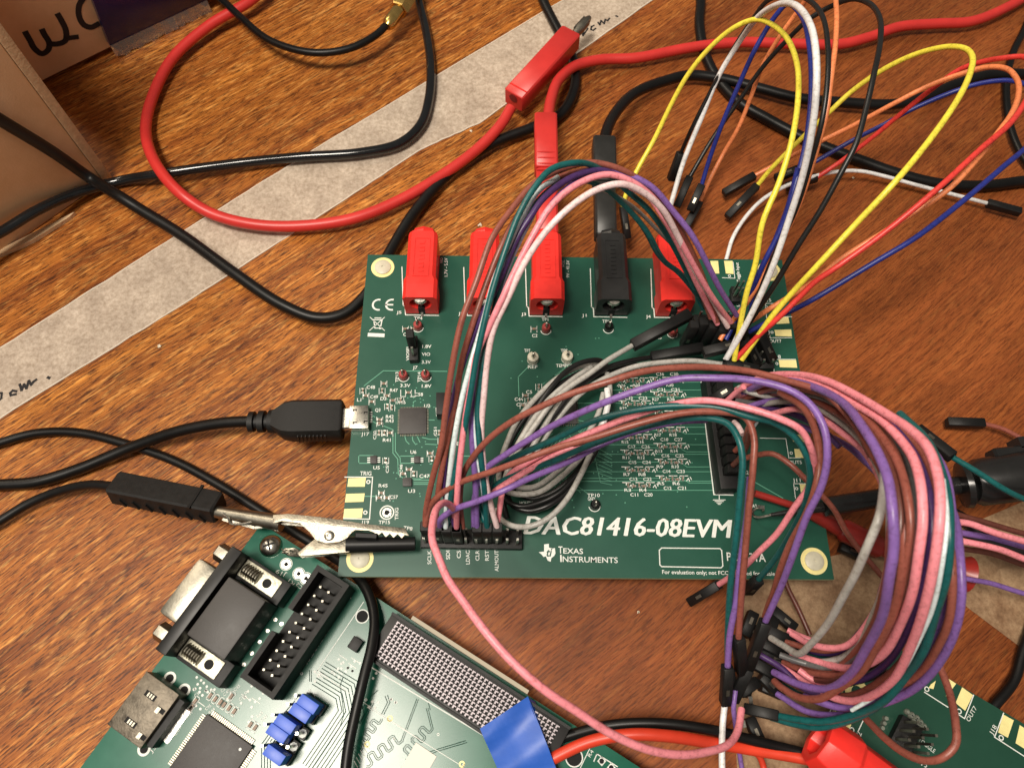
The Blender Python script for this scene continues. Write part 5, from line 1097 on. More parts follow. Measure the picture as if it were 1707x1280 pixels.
W('teal', 'upper teal wire sweeping right just under the pink one', [(812, 872, ZH), (822, 790, 3.6), (850, 766, 4.2), (920, 733, 4.9), (990, 701, 5.5), (1061, 684, 5.9), (1131, 677, 6.2), (1201, 682, 6.4), (1248, 692, 6.5), (1290, 705, 6.5), (1322, 728, 6.4), (1342, 758, 6.2), (1350, 795, 5.8), (1345, 835, 5.1), (1325, 880, 4.2), (1295, 930, 3.0), (1265, 965, 1.9)], group=GB, d=.15, h1=(1246, 985, 1.2))
W('teal', 'lower teal wire turning straight down over the board title', [(812, 878, ZH), (800, 838, 3.0), (830, 806, 3.4), (870, 788, 3.8), (920, 769, 4.3), (990, 741, 4.9), (1061, 716, 5.4), (1131, 700, 5.8), (1178, 698, 6.1), (1212, 706, 6.3), (1230, 730, 6.4), (1238, 765, 6.3), (1234, 828, 5.9), (1226, 900, 5.2), (1218, 972, 4.3), (1214, 1040, 3.3), (1212, 1090, 2.6), (1214, 1115, 2.2)], group=GB, d=.15, h1=(1218, 1168, 1.3))
W('brown', 'reddish brown wire turning down right beside the lower teal wire', [(709, 876, ZH + .1), (715, 850, 3.2), (733, 827, 3.7), (765, 805, 4.2), (818, 787, 4.7), (870, 768, 5.1), (920, 750, 5.4), (990, 728, 5.8), (1060, 706, 6.1), (1140, 690, 6.3), (1205, 688, 6.4), (1243, 697, 6.4), (1257, 728, 6.3), (1256, 775, 6.1), (1249, 850, 5.6), (1243, 920, 5.0), (1236, 990, 4.2), (1231, 1062, 3.2)], group=GB, d=.15, h1=(1236, 1120, 2.2))
W('purple', 'short sweeping purple wire starting at the bottom header near its left end', [(733, 878, ZH), (738, 862, 3.4), (760, 848, 3.7), (794, 835, 4.0), (841, 817, 4.3), (880, 799, 4.3), (920, 781, 4.2), (960, 763, 4.2), (1000, 744, 4.3), (1061, 720, 4.6), (1131, 702, 5.0), (1178, 700, 5.0)], group=GB, d=.15, h0='down')
W('pink', 'short pink wire seen between the teal wires near the bottom header', [(800, 835, 3.0), (845, 805, 3.6), (885, 782, 4.0), (935, 755, 4.3), (990, 732, 4.6), (1060, 708, 5.0)], group=GB, d=.15)
W('dbrown', 'dark brown wire under the upper teal sweep', [(880, 775, 3.6), (950, 742, 4.4), (1010, 720, 4.9), (1070, 702, 5.2), (1130, 692, 5.4), (1190, 690, 5.3)], group=GB, d=.17)
W('purple', 'purple wire hanging straight down into the grey edged plug at bottom centre', [(1250, 795, 5.0), (1246, 861, 4.9), (1237, 930, 4.5), (1226, 1000, 3.9), (1217, 1060, 3.2), (1213, 1110, 2.6)], group=GB, d=.15, h1=(1209, 1172, 1.8))
W('pink', 'long pink wire hanging below the boards in a wide sagging curve', [(758, 862, 3.0), (756, 847, 3.7), (743, 839, 4.3), (729, 849, 4.9), (722, 874, 5.3), (722, 900, 5.6), (731, 930, 5.8), (747, 963, 6.0), (771, 1000, 6.2), (805, 1048, 6.4), (851, 1098, 6.4), (905, 1147, 6.3), (960, 1186, 6.0), (1020, 1222, 5.6), (1080, 1248, 5.2), (1135, 1258, 4.7), (1180, 1253, 4.2), (1212, 1240, 3.7), (1229, 1218, 3.2), (1236, 1182, 2.8)], group=GB, d=.165)

GC = 'short looped jumper wires in the middle of the board'
W('grey', 'light grey wire from the tilted black plug into the small central loop', [(1054, 576, 2.4), (1014, 600, 2.7), (979, 623, 2.8), (944, 648, 2.8), (915, 676, 2.8), (890, 710, 2.7), (865, 750, 2.6), (846, 790, 2.5), (838, 815, 2.3)], group=GC, h0=(1150, 524, 2.6), d=.15, wd=.30)
W('black', 'black wire from the flat black plug curling into the central loop', [(1085, 596, 2.0), (1049, 603, 2.2), (1014, 612, 2.3), (985, 630, 2.4), (955, 655, 2.4), (925, 690, 2.4), (890, 730, 2.3), (862, 770, 2.2), (842, 815, 2.0)], group=GC, h0=(1172, 580, 2.1), d=.15, wd=.28)
W('grey', 'mid grey wire ending at the lower black plug by the yellow wires', [(1203, 607, 2.2), (1154, 602, 2.3), (1108, 604, 2.3), (1061, 611, 2.3), (1018, 625, 2.3), (975, 650, 2.3), (935, 690, 2.2), (905, 735, 2.1), (880, 780, 2.0), (862, 825, 1.9)], group=GC, h0=(1262, 622, 2.2), d=.15)
W('grey', 'grey wire making the outer left of the small central loop', [(1000, 606, 2.0), (965, 612, 2.2), (928, 632, 2.4), (893, 665, 2.5), (864, 700, 2.5), (846, 735, 2.4), (834, 775, 2.3), (833, 805, 2.2), (846, 820, 2.2), (870, 824, 2.2), (900, 818, 2.2), (932, 797, 2.2), (962, 770, 2.2), (987, 737, 2.2), (1007, 695, 2.2), (1017, 652, 2.2), (1012, 622, 2.1)], group=GC, d=.15)
W('black', 'black wire round the top of the small central loop', [(1015, 650, 1.8), (1018, 622, 2.0), (1005, 603, 2.2), (979, 602, 2.4), (951, 615, 2.5), (924, 640, 2.6), (900, 675, 2.5), (872, 720, 2.4), (850, 765, 2.2), (838, 805, 2.0), (842, 830, 1.8), (865, 843, 1.8), (900, 838, 1.8), (932, 820, 1.9), (958, 795, 1.9), (985, 765, 2.0), (1003, 728, 2.0), (1012, 690, 2.0), (1013, 655, 2.0)], group=GC, d=.15)
W('black', 'black wire round the bottom of the small central loop', [(845, 812, 1.7), (852, 838, 1.7), (878, 850, 1.7), (912, 843, 1.8), (945, 818, 1.8), (972, 785, 1.8), (993, 745, 1.9)], group=GC, d=.16)
W('grey', 'lowest grey wire dipping over the first letters of the board title', [(828, 848, 1.8), (834, 862, 1.9), (853, 876, 2.1), (885, 878, 2.3), (918, 862, 2.4), (944, 832, 2.4), (965, 795, 2.3), (985, 755, 2.2)], group=GC, d=.15)
W('grey', 'inner grey wire doubling back within the small central loop', [(985, 612, 2.2), (955, 632, 2.5), (918, 665, 2.6), (888, 700, 2.6), (860, 745, 2.5), (845, 780, 2.4)], group=GC, d=.15)
W('black', 'black wire hugging the left of the small central loop', [(1060, 606, 1.7), (1000, 625, 1.9), (950, 650, 2.0), (905, 690, 2.1), (870, 735, 2.0), (848, 780, 1.9), (838, 830, 1.6), (845, 865, 1.5)], group=GC, d=.16)
W('white', 'dirty white wire stub right of the small central loop', [(1012, 648, 2.4), (1014, 670, 2.4), (1010, 690, 2.3), (1003, 715, 2.2)], group=GC, d=.17)

GD = 'jumper wires fanning up from the right header'
hb_ = ZB + 1.5
W('yellow', 'yellow wire in the tall narrow loop at upper right', [(1224, 601, 2.7), (1231, 557, 3.3), (1244, 489, 4.3), (1258, 440, 4.9), (1271, 373, 5.7), (1299, 302, 6.3), (1320, 231, 6.8), (1330, 160, 7.0), (1327, 107, 7.0), (1311, 66, 6.9), (1286, 40, 6.7), (1258, 35, 6.4), (1224, 46, 6.0), (1182, 82, 5.2), (1146, 126, 4.4), (1118, 178, 3.6), (1090, 232, 2.8), (1062, 285, 2.2), (1045, 322, 1.8), (1038, 345, 1.5)], group=GD, h1=(1046, 398, 1.0), wd=.22)
W('white', 'thick white wire rising in the tallest loop at upper right', [(1211, 598, 2.7), (1237, 554, 3.4), (1265, 497, 4.3), (1290, 440, 5.2), (1313, 370, 6.1), (1338, 288, 7.2), (1355, 200, 8.3), (1361, 124, 9.0), (1356, 64, 9.1), (1342, 25, 8.8), (1319, 6, 8.2), (1292, 9, 7.4), (1264, 29, 6.5), (1232, 72, 5.3), (1200, 126, 4.3), (1168, 198, 3.2), (1139, 268, 2.2), (1118, 342, 1.3)], group=GD, d=.16)
W('black', 'black wire in the tall loop right of the white one', [(1235, 558, 2.8), (1265, 515, 3.6), (1297, 465, 4.4), (1331, 407, 5.2), (1367, 352, 5.9), (1402, 290, 6.6), (1427, 240, 7.0), (1446, 178, 7.3), (1457, 124, 7.5), (1466, 71, 7.4), (1464, 30, 7.1), (1448, 6, 6.7), (1420, 0, 6.3), (1384, 12, 5.8), (1349, 33, 5.3), (1313, 66, 4.6), (1271, 112, 3.7), (1232, 170, 2.8), (1189, 230, 1.9), (1150, 295, 1.1)], group=GD, h1=(1128, 345, .6))
W('black', 'black wire running up behind the white one out of the picture top', [(1232, 552, 2.6), (1252, 520, 3.2), (1288, 430, 4.6), (1328, 345, 5.8), (1352, 275, 6.7), (1370, 205, 7.5), (1379, 130, 8.0), (1380, 71, 8.1), (1370, 26, 8.0), (1345, -2, 7.6), (1310, -8, 7.0), (1278, 5, 6.4), (1255, 30, 5.8), (1222, 82, 5.0), (1187, 145, 4.0), (1155, 210, 3.0), (1135, 255, 1.8)], group=GD, d=.13, h1=(1118, 300, .9))
W('blue', 'dark blue wire crossing behind the white loop to a blue plugged end', [(1210, 566, 2.6), (1226, 533, 2.9), (1252, 487, 3.6), (1272, 440, 4.3), (1303, 377, 5.0), (1325, 310, 5.7), (1342, 240, 6.2), (1352, 160, 6.6), (1350, 80, 6.6), (1335, 25, 6.3), (1312, 8, 5.9), (1297, 22, 5.6), (1278, 48, 5.2), (1256, 90, 4.6), (1232, 143, 3.8), (1203, 208, 2.8), (1182, 268, 1.8), (1170, 308, 1.2)], group=GD, h1=(1150, 352, .7))
W('blue', 'second dark blue wire beside the white loop', [(1246, 545, 2.7), (1263, 470, 3.6), (1285, 420, 4.3), (1310, 350, 5.2), (1330, 280, 6.0)], group=GD, d=.13)
W('orange', 'orange wire rising straight out of the top of the picture', [(1200, 567, 2.6), (1214, 543, 2.8), (1240, 510, 3.3), (1290, 430, 4.3), (1330, 345, 5.0), (1350, 285, 5.5), (1366, 235, 5.9), (1376, 190, 6.3), (1386, 130, 6.7), (1393, 71, 6.9), (1395, 11, 6.9), (1388, -20, 6.7), (1365, -25, 6.2), (1330, 20, 5.0), (1299, 64, 4.2), (1271, 112, 3.4), (1250, 165, 2.6), (1232, 212, 1.9), (1208, 255, 1.2), (1183, 300, .7), (1166, 338, .5)], group=GD, d=.14, h1=(1144, 378, .4))
W('yellow', 'long yellow wire in the wide loop leaning to the upper right', [(1236, 600, 2.7), (1261, 566, 3.2), (1289, 526, 3.9), (1323, 485, 4.5), (1360, 446, 5.2), (1420, 381, 6.0), (1491, 305, 6.9), (1555, 227, 7.2), (1598, 163, 7.2), (1619, 121, 7.0), (1622, 96, 6.9), (1609, 81, 6.7), (1580, 79, 6.3), (1527, 91, 5.6), (1473, 116, 4.8), (1420, 153, 4.0), (1384, 187, 3.4), (1342, 225, 2.6), (1285, 281, 1.4), (1262, 310, .8)], group=GD, h1=(1212, 362, .4), d=.155)
W('orange', 'orange wire in the wide right loop beside the red one', [(1253, 535, 2.7), (1280, 516, 3.1), (1308, 500, 3.4), (1355, 470, 4.0), (1402, 432, 4.6), (1491, 376, 5.4), (1580, 314, 6.2), (1633, 262, 6.6), (1665, 220, 6.7), (1687, 190, 6.6), (1697, 158, 6.4), (1695, 132, 6.1), (1677, 117, 5.8), (1644, 113, 5.4), (1598, 124, 4.9), (1545, 146, 4.3), (1491, 171, 3.7), (1420, 210, 2.7), (1349, 245, 1.8), (1299, 271, 1.1), (1258, 293, .7)], group=GD, h1=(1206, 323, .4), d=.15)
W('red', 'red wire running beside the orange loop out past the right edge', [(1227, 598, 2.7), (1263, 561, 3.3), (1298, 531, 3.9), (1332, 495, 4.4), (1358, 472, 4.8), (1398, 441, 5.3), (1473, 389, 5.9), (1562, 317, 6.6), (1633, 248, 6.9), (1683, 205, 7.0), (1715, 160, 6.9), (1728, 120, 6.6), (1707, 96, 6.2), (1669, 97, 5.8), (1633, 104, 5.3), (1598, 118, 4.8), (1548, 152, 4.0), (1500, 190, 3.1), (1456, 228, 2.2), (1406, 266, 1.3), (1362, 296, .7)], group=GD, h1=(1310, 312, .4), d=.15)
W('blue', 'royal blue wire sweeping low to the right edge under the red one', [(1248, 553, 2.6), (1272, 540, 2.9), (1300, 526, 3.2), (1323, 515, 3.4), (1358, 498, 3.8), (1456, 440, 4.6), (1527, 395, 5.1), (1598, 341, 5.4), (1669, 281, 5.6), (1720, 235, 5.5), (1745, 185, 5.1), (1720, 145, 4.6), (1683, 136, 4.2), (1640, 139, 3.8), (1598, 150, 3.4), (1527, 180, 2.8), (1473, 208, 2.2), (1420, 236, 1.5), (1352, 274, .8)], group=GD, h1=(1292, 298, .5), d=.15)
W('white', 'thin white wire lying on the desk with its black plug at the right edge', [(1180, 500, .25), (1200, 462, .25), (1210, 432, .3), (1222, 397, .4), (1243, 362, .5), (1272, 334, .6), (1310, 311, .7), (1350, 296, .75), (1400, 286, .7), (1438, 287, .6), (1473, 294, .5), (1527, 308, .45), (1598, 327, .4), (1645, 339, .4)], group=GD, h1=(1701, 354, .4), d=.135)
W('white', 'white wire base beside the yellow one at the right header', [(1209, 600, 2.5), (1220, 580, 2.7), (1236, 545, 3.0)], group=GD, d=.15)
# plugs pushed on the right header, each its own small piece
def plug(p0, p1, label, wd=.26, col=None):
    rt = root('jumper_plug', at(*p1), label, 'plug', 'black jumper plugs'); housing(rt, at(*p0), at(*p1), wd); return rt
plug((1172, 588, 2.5), (1238, 572, 2.6), 'flat black plug bridging the base of the yellow wires', wd=.27)
plug((1209, 606, 2.5), (1262, 620, 2.45), 'black plug with a silver slot just below the yellow wires', wd=.30)
plug((1262, 552, 2.4), (1286, 602, 1.8), 'black plug tilted down right beside the J18 pads', wd=.30)
plug((1238, 565, 2.4), (1262, 612, 1.7), 'black plug standing left of the one beside the J18 pads', wd=.26)
for k, (x, y) in enumerate([(1158, 540), (1174, 535), (1190, 541), (1206, 546), (1222, 540), (1240, 548)]):
    rt = root('jumper_plug', at(x, y, ZB + .3), 'upright black plug of the right header, number %s from the left in its row' % ['one', 'two', 'three', 'four', 'five', 'six'][k], 'plug', 'black jumper plugs')
    c = at(x, y, 2.9); housing(rt, c, Vector((c.x, c.y, ZB + .35)), .25)
NUM = ['first', 'second', 'third', 'fourth', 'fifth', 'sixth', 'seventh', 'eighth', 'ninth', 'tenth', 'eleventh']
for q_ in range(2):
    for k in range(11):
        b0, b1_ = at(1181 + 12 * q_, 650, ZB), at(1204 + 12 * q_, 815, ZB); p = b0.lerp(b1_, (k + .2) / 11.4); rt = root('jumper_plug', Vector((p.x, p.y, ZB + .6)), 'low black plug in the %s column of the long right header, %s from the top' % (['left', 'right'][q_], NUM[k]), 'plug', 'black jumper plugs')
        housing(rt, Vector((p.x + .05, p.y, ZB + 1.0 + random.uniform(-.06, .1))), Vector((p.x, p.y, ZB + .58)), .235, win=False)
plug((1186, 668, 2.6), (1222, 646, 2.9), 'dark plug at the top of the long right header', wd=.26)

GE = 'jumper wires coiled at the right'
W('pink', 'outermost pink wire of the big right coil', [(1228, 650, 2.6), (1275, 628, 4.2), (1334, 626, 5.6), (1380, 634, 6.6), (1429, 660, 7.5), (1478, 688, 8.3), (1520, 715, 8.9), (1547, 750, 9.4), (1563, 790, 9.6), (1567, 828, 9.7), (1564, 880, 9.6), (1558, 940, 9.2), (1543, 1010, 8.4), (1520, 1074, 7.2), (1491, 1128, 5.8), (1456, 1158, 4.6), (1420, 1168, 3.6), (1385, 1160, 2.8), (1340, 1135, 2.1), (1300, 1110, 1.8)], group=GE, d=.168)
W('pink', 'second pink wire just inside the outermost of the right coil', [(1230, 662, 2.6), (1275, 638, 4.2), (1330, 632, 5.5), (1380, 645, 6.5), (1429, 675, 7.4), (1470, 704, 8.1), (1504, 734, 8.6), (1526, 768, 9.0), (1536, 812, 9.3), (1538, 870, 9.3), (1533, 925, 9.0), (1522, 985, 8.3), (1503, 1040, 7.2), (1477, 1085, 5.9), (1445, 1108, 4.8), (1410, 1112, 3.8), (1370, 1105, 2.9), (1320, 1090, 2.1)], group=GE, d=.168)
W('brown', 'thick brown wire inside the pink pair of the right coil', [(1235, 668, 2.6), (1285, 648, 4.0), (1340, 648, 5.2), (1400, 668, 6.3), (1448, 698, 7.2), (1480, 735, 7.9), (1499, 780, 8.4), (1507, 830, 8.7), (1510, 900, 8.7), (1503, 960, 8.3), (1488, 1020, 7.5), (1465, 1072, 6.5), (1435, 1118, 5.4), (1400, 1148, 4.4), (1367, 1163, 3.6), (1331, 1162, 2.9), (1306, 1148, 2.4), (1291, 1135, 2.0)], group=GE, d=.168)
W('purple', 'main purple wire running down the middle of the right coil', [(1240, 655, 3.0), (1275, 638, 4.4), (1314, 634, 5.6), (1363, 647, 6.8), (1406, 674, 7.9), (1440, 713, 8.8), (1464, 756, 9.3), (1479, 800, 9.6), (1488, 850, 9.7), (1489, 910, 9.5), (1482, 965, 9.0), (1468, 1025, 7.9), (1445, 1080, 6.5), (1415, 1125, 5.1), (1377, 1148, 3.9), (1331, 1140, 2.9), (1290, 1120, 2.1)], group=GE, d=.17)
W('grey', 'light grey wire curling down to the black plugs in front of the coil', [(1300, 650, 4.4), (1350, 650, 5.4), (1402, 668, 6.3), (1439, 690, 7.0), (1462, 724, 7.6), (1474, 770, 8.2), (1475, 820, 8.6), (1466, 866, 8.8), (1446, 912, 8.4), (1425, 955, 7.7), (1405, 995, 6.9), (1378, 1040, 5.7), (1352, 1075, 4.6), (1330, 1089, 3.8), (1306, 1077, 3.0), (1285, 1063, 2.5)], group=GE, d=.155)
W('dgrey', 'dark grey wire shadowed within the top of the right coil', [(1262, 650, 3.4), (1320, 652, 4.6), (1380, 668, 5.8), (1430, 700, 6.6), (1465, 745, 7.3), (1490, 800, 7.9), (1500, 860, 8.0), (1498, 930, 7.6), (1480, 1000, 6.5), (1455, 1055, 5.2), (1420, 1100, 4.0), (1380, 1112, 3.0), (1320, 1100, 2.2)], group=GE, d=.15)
W('pink', 'inner pink wire crossing under the main purple one', [(1255, 700, 3.2), (1290, 688, 4.0), (1330, 682, 4.8), (1372, 700, 5.4), (1410, 724, 5.9), (1440, 752, 6.2), (1462, 782, 6.4), (1480, 830, 6.6), (1485, 900, 6.6), (1475, 970, 6.0), (1450, 1030, 5.0), (1410, 1075, 4.0), (1355, 1075, 3.0), (1320, 1056, 2.4)], group=GE, d=.15)
W('purple', 'inner purple wire passing under the coil toward the right', [(1268, 690, 2.8), (1320, 705, 3.4), (1386, 731, 4.0), (1415, 745, 4.3), (1440, 764, 4.5), (1464, 788, 4.6), (1500, 830, 4.4), (1545, 865, 3.8), (1590, 884, 3.2), (1644, 895, 2.8), (1707, 912, 2.4), (1770, 925, 2.0)], group=GE, d=.16)
W('pink', 'upper pink wire leaving the coil to the right edge', [(1480, 810, 3.6), (1530, 850, 3.8), (1580, 866, 3.8), (1617, 873, 3.7), (1658, 887, 3.6), (1707, 903, 3.4), (1780, 925, 3.0)], group=GE, d=.16)
W('pink', 'lower pink wire leaving the coil to the right edge', [(1480, 860, 3.2), (1530, 890, 3.4), (1588, 900, 3.5), (1631, 907, 3.5), (1670, 917, 3.4), (1707, 930, 3.2), (1780, 955, 2.8)], group=GE, d=.16)
W('purple', 'single thin purple wire leaving low across the beige tape', [(1500, 900, 2.0), (1560, 945, 1.8), (1605, 962, 1.6), (1651, 973, 1.4), (1707, 988, 1.2), (1770, 1004, 1.0)], group=GE, d=.14)
W('teal', 'teal wire forming the outer right of the coil, down to the lowest plug', [(1500, 690, 7.0), (1545, 735, 7.8), (1570, 785, 8.3), (1580, 840, 8.6), (1583, 900, 8.6), (1577, 960, 8.2), (1563, 1020, 7.4), (1538, 1080, 6.4), (1508, 1128, 5.3), (1470, 1168, 4.3), (1425, 1191, 3.4), (1367, 1201, 2.6), (1320, 1198, 2.0), (1298, 1193, 1.7)], group=GE, d=.168, h1=(1240, 1180, 1.4))
W('pblue', 'pale teal wire lying along the outer teal one of the coil', [(1572, 800, 8.5), (1577, 870, 8.9), (1572, 935, 8.7), (1557, 1005, 7.9), (1532, 1065, 6.9), (1500, 1120, 5.7), (1462, 1160, 4.6), (1420, 1183, 3.8)], group=GE, d=.09)
W('teal', 'lower teal wire under the lowest plug', [(1500, 1140, 4.4), (1460, 1178, 3.6), (1415, 1202, 2.9), (1367, 1211, 2.3), (1325, 1208, 1.8), (1285, 1195, 1.4)], group=GE, d=.16)
W('purple', 'thick purple wire at the far right of the coil', [(1560, 800, 6.4), (1588, 860, 7.2), (1601, 930, 7.6), (1602, 990, 7.5), (1594, 1045, 7.0), (1572, 1095, 6.2), (1540, 1135, 5.2), (1500, 1160, 4.3), (1455, 1178, 3.4), (1400, 1180, 2.6), (1340, 1160, 2.0)], group=GE, d=.168)
W('purple', 'purple wire inside the far right one of the coil', [(1545, 800, 5.8), (1575, 870, 6.6), (1589, 940, 7.0), (1588, 1000, 6.9), (1575, 1060, 6.3), (1548, 1110, 5.3), (1510, 1145, 4.3), (1460, 1165, 3.4), (1410, 1165, 2.6)], group=GE, d=.168)
W('brown', 'brown wire at the far right of the coil above the purple pair', [(1530, 760, 6.6), (1562, 830, 7.4), (1580, 900, 7.9), (1588, 960, 7.9), (1581, 1030, 7.3), (1560, 1085, 6.3), (1525, 1130, 5.0), (1480, 1150, 4.0)], group=GE, d=.155)
W('brown', 'long brown wire dropping from the coil into a loop over the lower right board', [(1552, 1080, 4.4), (1568, 1115, 4.5), (1582, 1155, 4.7), (1593, 1200, 5.0), (1591, 1238, 5.1), (1572, 1262, 5.0), (1543, 1268, 4.7), (1508, 1254, 4.2), (1473, 1229, 3.6), (1449, 1204, 3.1), (1420, 1175, 2.6)], group=GE, d=.155)
W('brown', 'brown wire following the long purple one down to the board corner', [(1300, 655, 4.6), (1340, 682, 5.5), (1360, 725, 6.0), (1365, 775, 6.1), (1358, 820, 5.9), (1340, 862, 5.4), (1318, 905, 4.8), (1300, 950, 4.1), (1289, 985, 3.4), (1281, 1012, 2.8), (1270, 1045, 2.1), (1262, 1070, 1.7)], group=GE, d=.16)
W('brown', 'thin brown wire arcing over the J11 pads and away under the coil', [(1222, 770, 2.0), (1262, 760, 2.6), (1291, 757, 3.0), (1317, 774, 3.1), (1340, 797, 3.1), (1366, 822, 3.0), (1390, 850, 2.7), (1410, 885, 2.3), (1435, 920, 1.9), (1470, 960, 1.5)], group=GE, d=.15)
W('dbrown', 'dark brown wire dropping below the board lower right corner', [(1300, 940, .8), (1312, 975, .7), (1330, 1015, .6), (1350, 1058, .6)], group=GE, d=.13)
W('teal', 'teal wire from the upper left plug crossing over the probe body', [(1588, 762, 3.6), (1631, 788, 3.6), (1671, 812, 3.5), (1707, 830, 3.3), (1770, 850, 3.0)], group=GE, d=.15, h0=(1528, 715, 3.2), wd=.27)
W('brown', 'brown wire at the right edge with a pointed black plug', [(1640, 706, .5), (1672, 715, .5), (1707, 732, .5), (1770, 765, .5)], group=GE, d=.14, h0=(1578, 704, .4), wd=.27)
for col, lab, P in [('brown', 'brown wire turning left in the bottom of the coil', [(1465, 1000, 4.4), (1450, 1045, 3.9), (1420, 1072, 3.4), (1380, 1083, 2.8), (1340, 1080, 2.2), (1310, 1070, 1.9)]),
        ('pink', 'pink wire turning left in the bottom of the coil', [(1520, 960, 5.0), (1495, 1040, 4.4), (1460, 1092, 3.8), (1420, 1104, 3.0), (1370, 1090, 2.2), (1345, 1078, 1.8)]),
        ('pink', 'short pink stub beside the upper dark plugs', [(1313, 1050, 1.5), (1330, 1058, 1.6), (1352, 1067, 1.7)]), ('pink', 'short pink stub beside the lower dark plugs', [(1332, 1116, 2.3), (1355, 1131, 2.4), (1382, 1140, 2.5)]),
        ('dgrey', 'dark grey wire fanning out of the upper dark plugs', [(1300, 1091, 2.3), (1342, 1106, 2.5), (1392, 1114, 2.7), (1435, 1108, 3.1)]), ('dteal', 'dark teal wire fanning out of the dark plugs', [(1320, 1085, 2.0), (1370, 1098, 2.4), (1410, 1095, 2.8), (1450, 1070, 3.4)]),
        ('black', 'black wire beneath the coil bottom', [(1290, 1100, 1.5), (1350, 1125, 1.9), (1410, 1128, 2.4), (1470, 1100, 3.4)]), ('black', 'lower black wire beneath the coil bottom', [(1310, 1120, 1.2), (1370, 1145, 1.5), (1430, 1135, 2.0), (1480, 1120, 2.6)]),
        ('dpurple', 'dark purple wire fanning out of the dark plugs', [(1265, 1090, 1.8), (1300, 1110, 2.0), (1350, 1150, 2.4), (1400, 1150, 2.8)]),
        ('grey', 'short grey wire tucked under the top of the coil', [(1232, 646, 3.0), (1252, 655, 3.4), (1285, 662, 3.5), (1330, 664, 3.6)]), ('dgrey', 'short dark grey wire tucked under the top of the coil', [(1228, 668, 2.8), (1262, 672, 3.2), (1300, 676, 3.4), (1345, 690, 3.8)]),
        ('pink', 'short pale pink wire leaving the top of the right header', [(1212, 668, 2.8), (1226, 656, 3.2), (1240, 645, 3.6)]), ('ppink', 'short pale wire end beside the right header', [(1224, 704, 2.4), (1232, 712, 2.7), (1238, 724, 2.8)]),
        ('pblue', 'short pale blue wire beside the right header', [(1237, 742, 2.0), (1243, 730, 2.4), (1250, 716, 2.8), (1262, 700, 3.2)]), ('dpurple', 'dark purple wire hidden under the top of the coil', [(1226, 690, 2.6), (1270, 680, 3.2), (1320, 690, 3.8), (1370, 715, 4.4), (1400, 745, 4.6)]),
        ('brown', 'brown wire rising from the middle of the right header', [(1225, 752, 2.2), (1240, 735, 2.6), (1248, 712, 3.2), (1262, 692, 3.6)]), ('dbrown', 'dark brown wire rising from the middle of the right header', [(1222, 775, 2.2), (1236, 762, 2.6), (1246, 742, 3.0), (1250, 720, 3.4)]),
        ('purple', 'purple wire tucked under the top of the coil', [(1240, 680, 3.0), (1290, 668, 3.6), (1340, 678, 4.2), (1390, 702, 4.8)])]:
    W(col, lab, P, group=GE, d=.15)
def resamp(c, n=16):
    ls = [0]
    for i in range(len(c) - 1): ls.append(ls[-1] + math.dist(c[i][:2], c[i + 1][:2]))
    out = []
    for k in range(n):
        s_ = ls[-1] * k / (n - 1)
        for i in range(len(c) - 1):
            if s_ <= ls[i + 1] + 1e-6:
                t = (s_ - ls[i]) / (ls[i + 1] - ls[i]); out.append([c[i][j] + (c[i + 1][j] - c[i][j]) * t for j in range(3)]); break
    return out
cP = [(1240, 655, 3.0), (1275, 638, 4.4), (1314, 634, 5.6), (1363, 647, 6.8), (1406, 674, 7.9), (1440, 713, 8.8), (1464, 756, 9.3), (1479, 800, 9.6), (1488, 850, 9.7), (1489, 910, 9.5), (1482, 965, 9.0), (1468, 1025, 7.9), (1445, 1080, 6.5), (1415, 1125, 5.1), (1377, 1148, 3.9), (1331, 1140, 2.9), (1290, 1120, 2.1)]
cK = [(1230, 662, 2.6), (1275, 638, 4.2), (1330, 632, 5.5), (1380, 645, 6.5), (1429, 675, 7.4), (1470, 704, 8.1), (1504, 734, 8.6), (1526, 768, 9.0), (1536, 812, 9.3), (1538, 870, 9.3), (1533, 925, 9.0), (1522, 985, 8.3), (1503, 1040, 7.2), (1477, 1085, 5.9), (1445, 1108, 4.8), (1410, 1112, 3.8), (1370, 1105, 2.9), (1320, 1090, 2.1)]
cT = [(1300, 640, 4.6), (1400, 655, 6.0), (1500, 700, 7.0), (1545, 745, 7.8), (1570, 785, 8.3), (1580, 840, 8.6), (1583, 900, 8.6), (1577, 960, 8.2), (1563, 1020, 7.4), (1538, 1080, 6.4), (1508, 1128, 5.3), (1470, 1160, 4.3), (1425, 1180, 3.4), (1367, 1180, 2.6), (1320, 1165, 2.0), (1298, 1150, 1.7)]
cI = [(1255, 700, 3.2), (1290, 688, 4.0), (1330, 682, 4.8), (1372, 700, 5.4), (1410, 724, 5.9), (1440, 752, 6.2), (1462, 782, 6.4), (1480, 830, 6.6), (1485, 900, 6.6), (1475, 970, 6.0), (1450, 1030, 5.0), (1410, 1075, 4.0), (1355, 1075, 3.0), (1320, 1056, 2.4)]
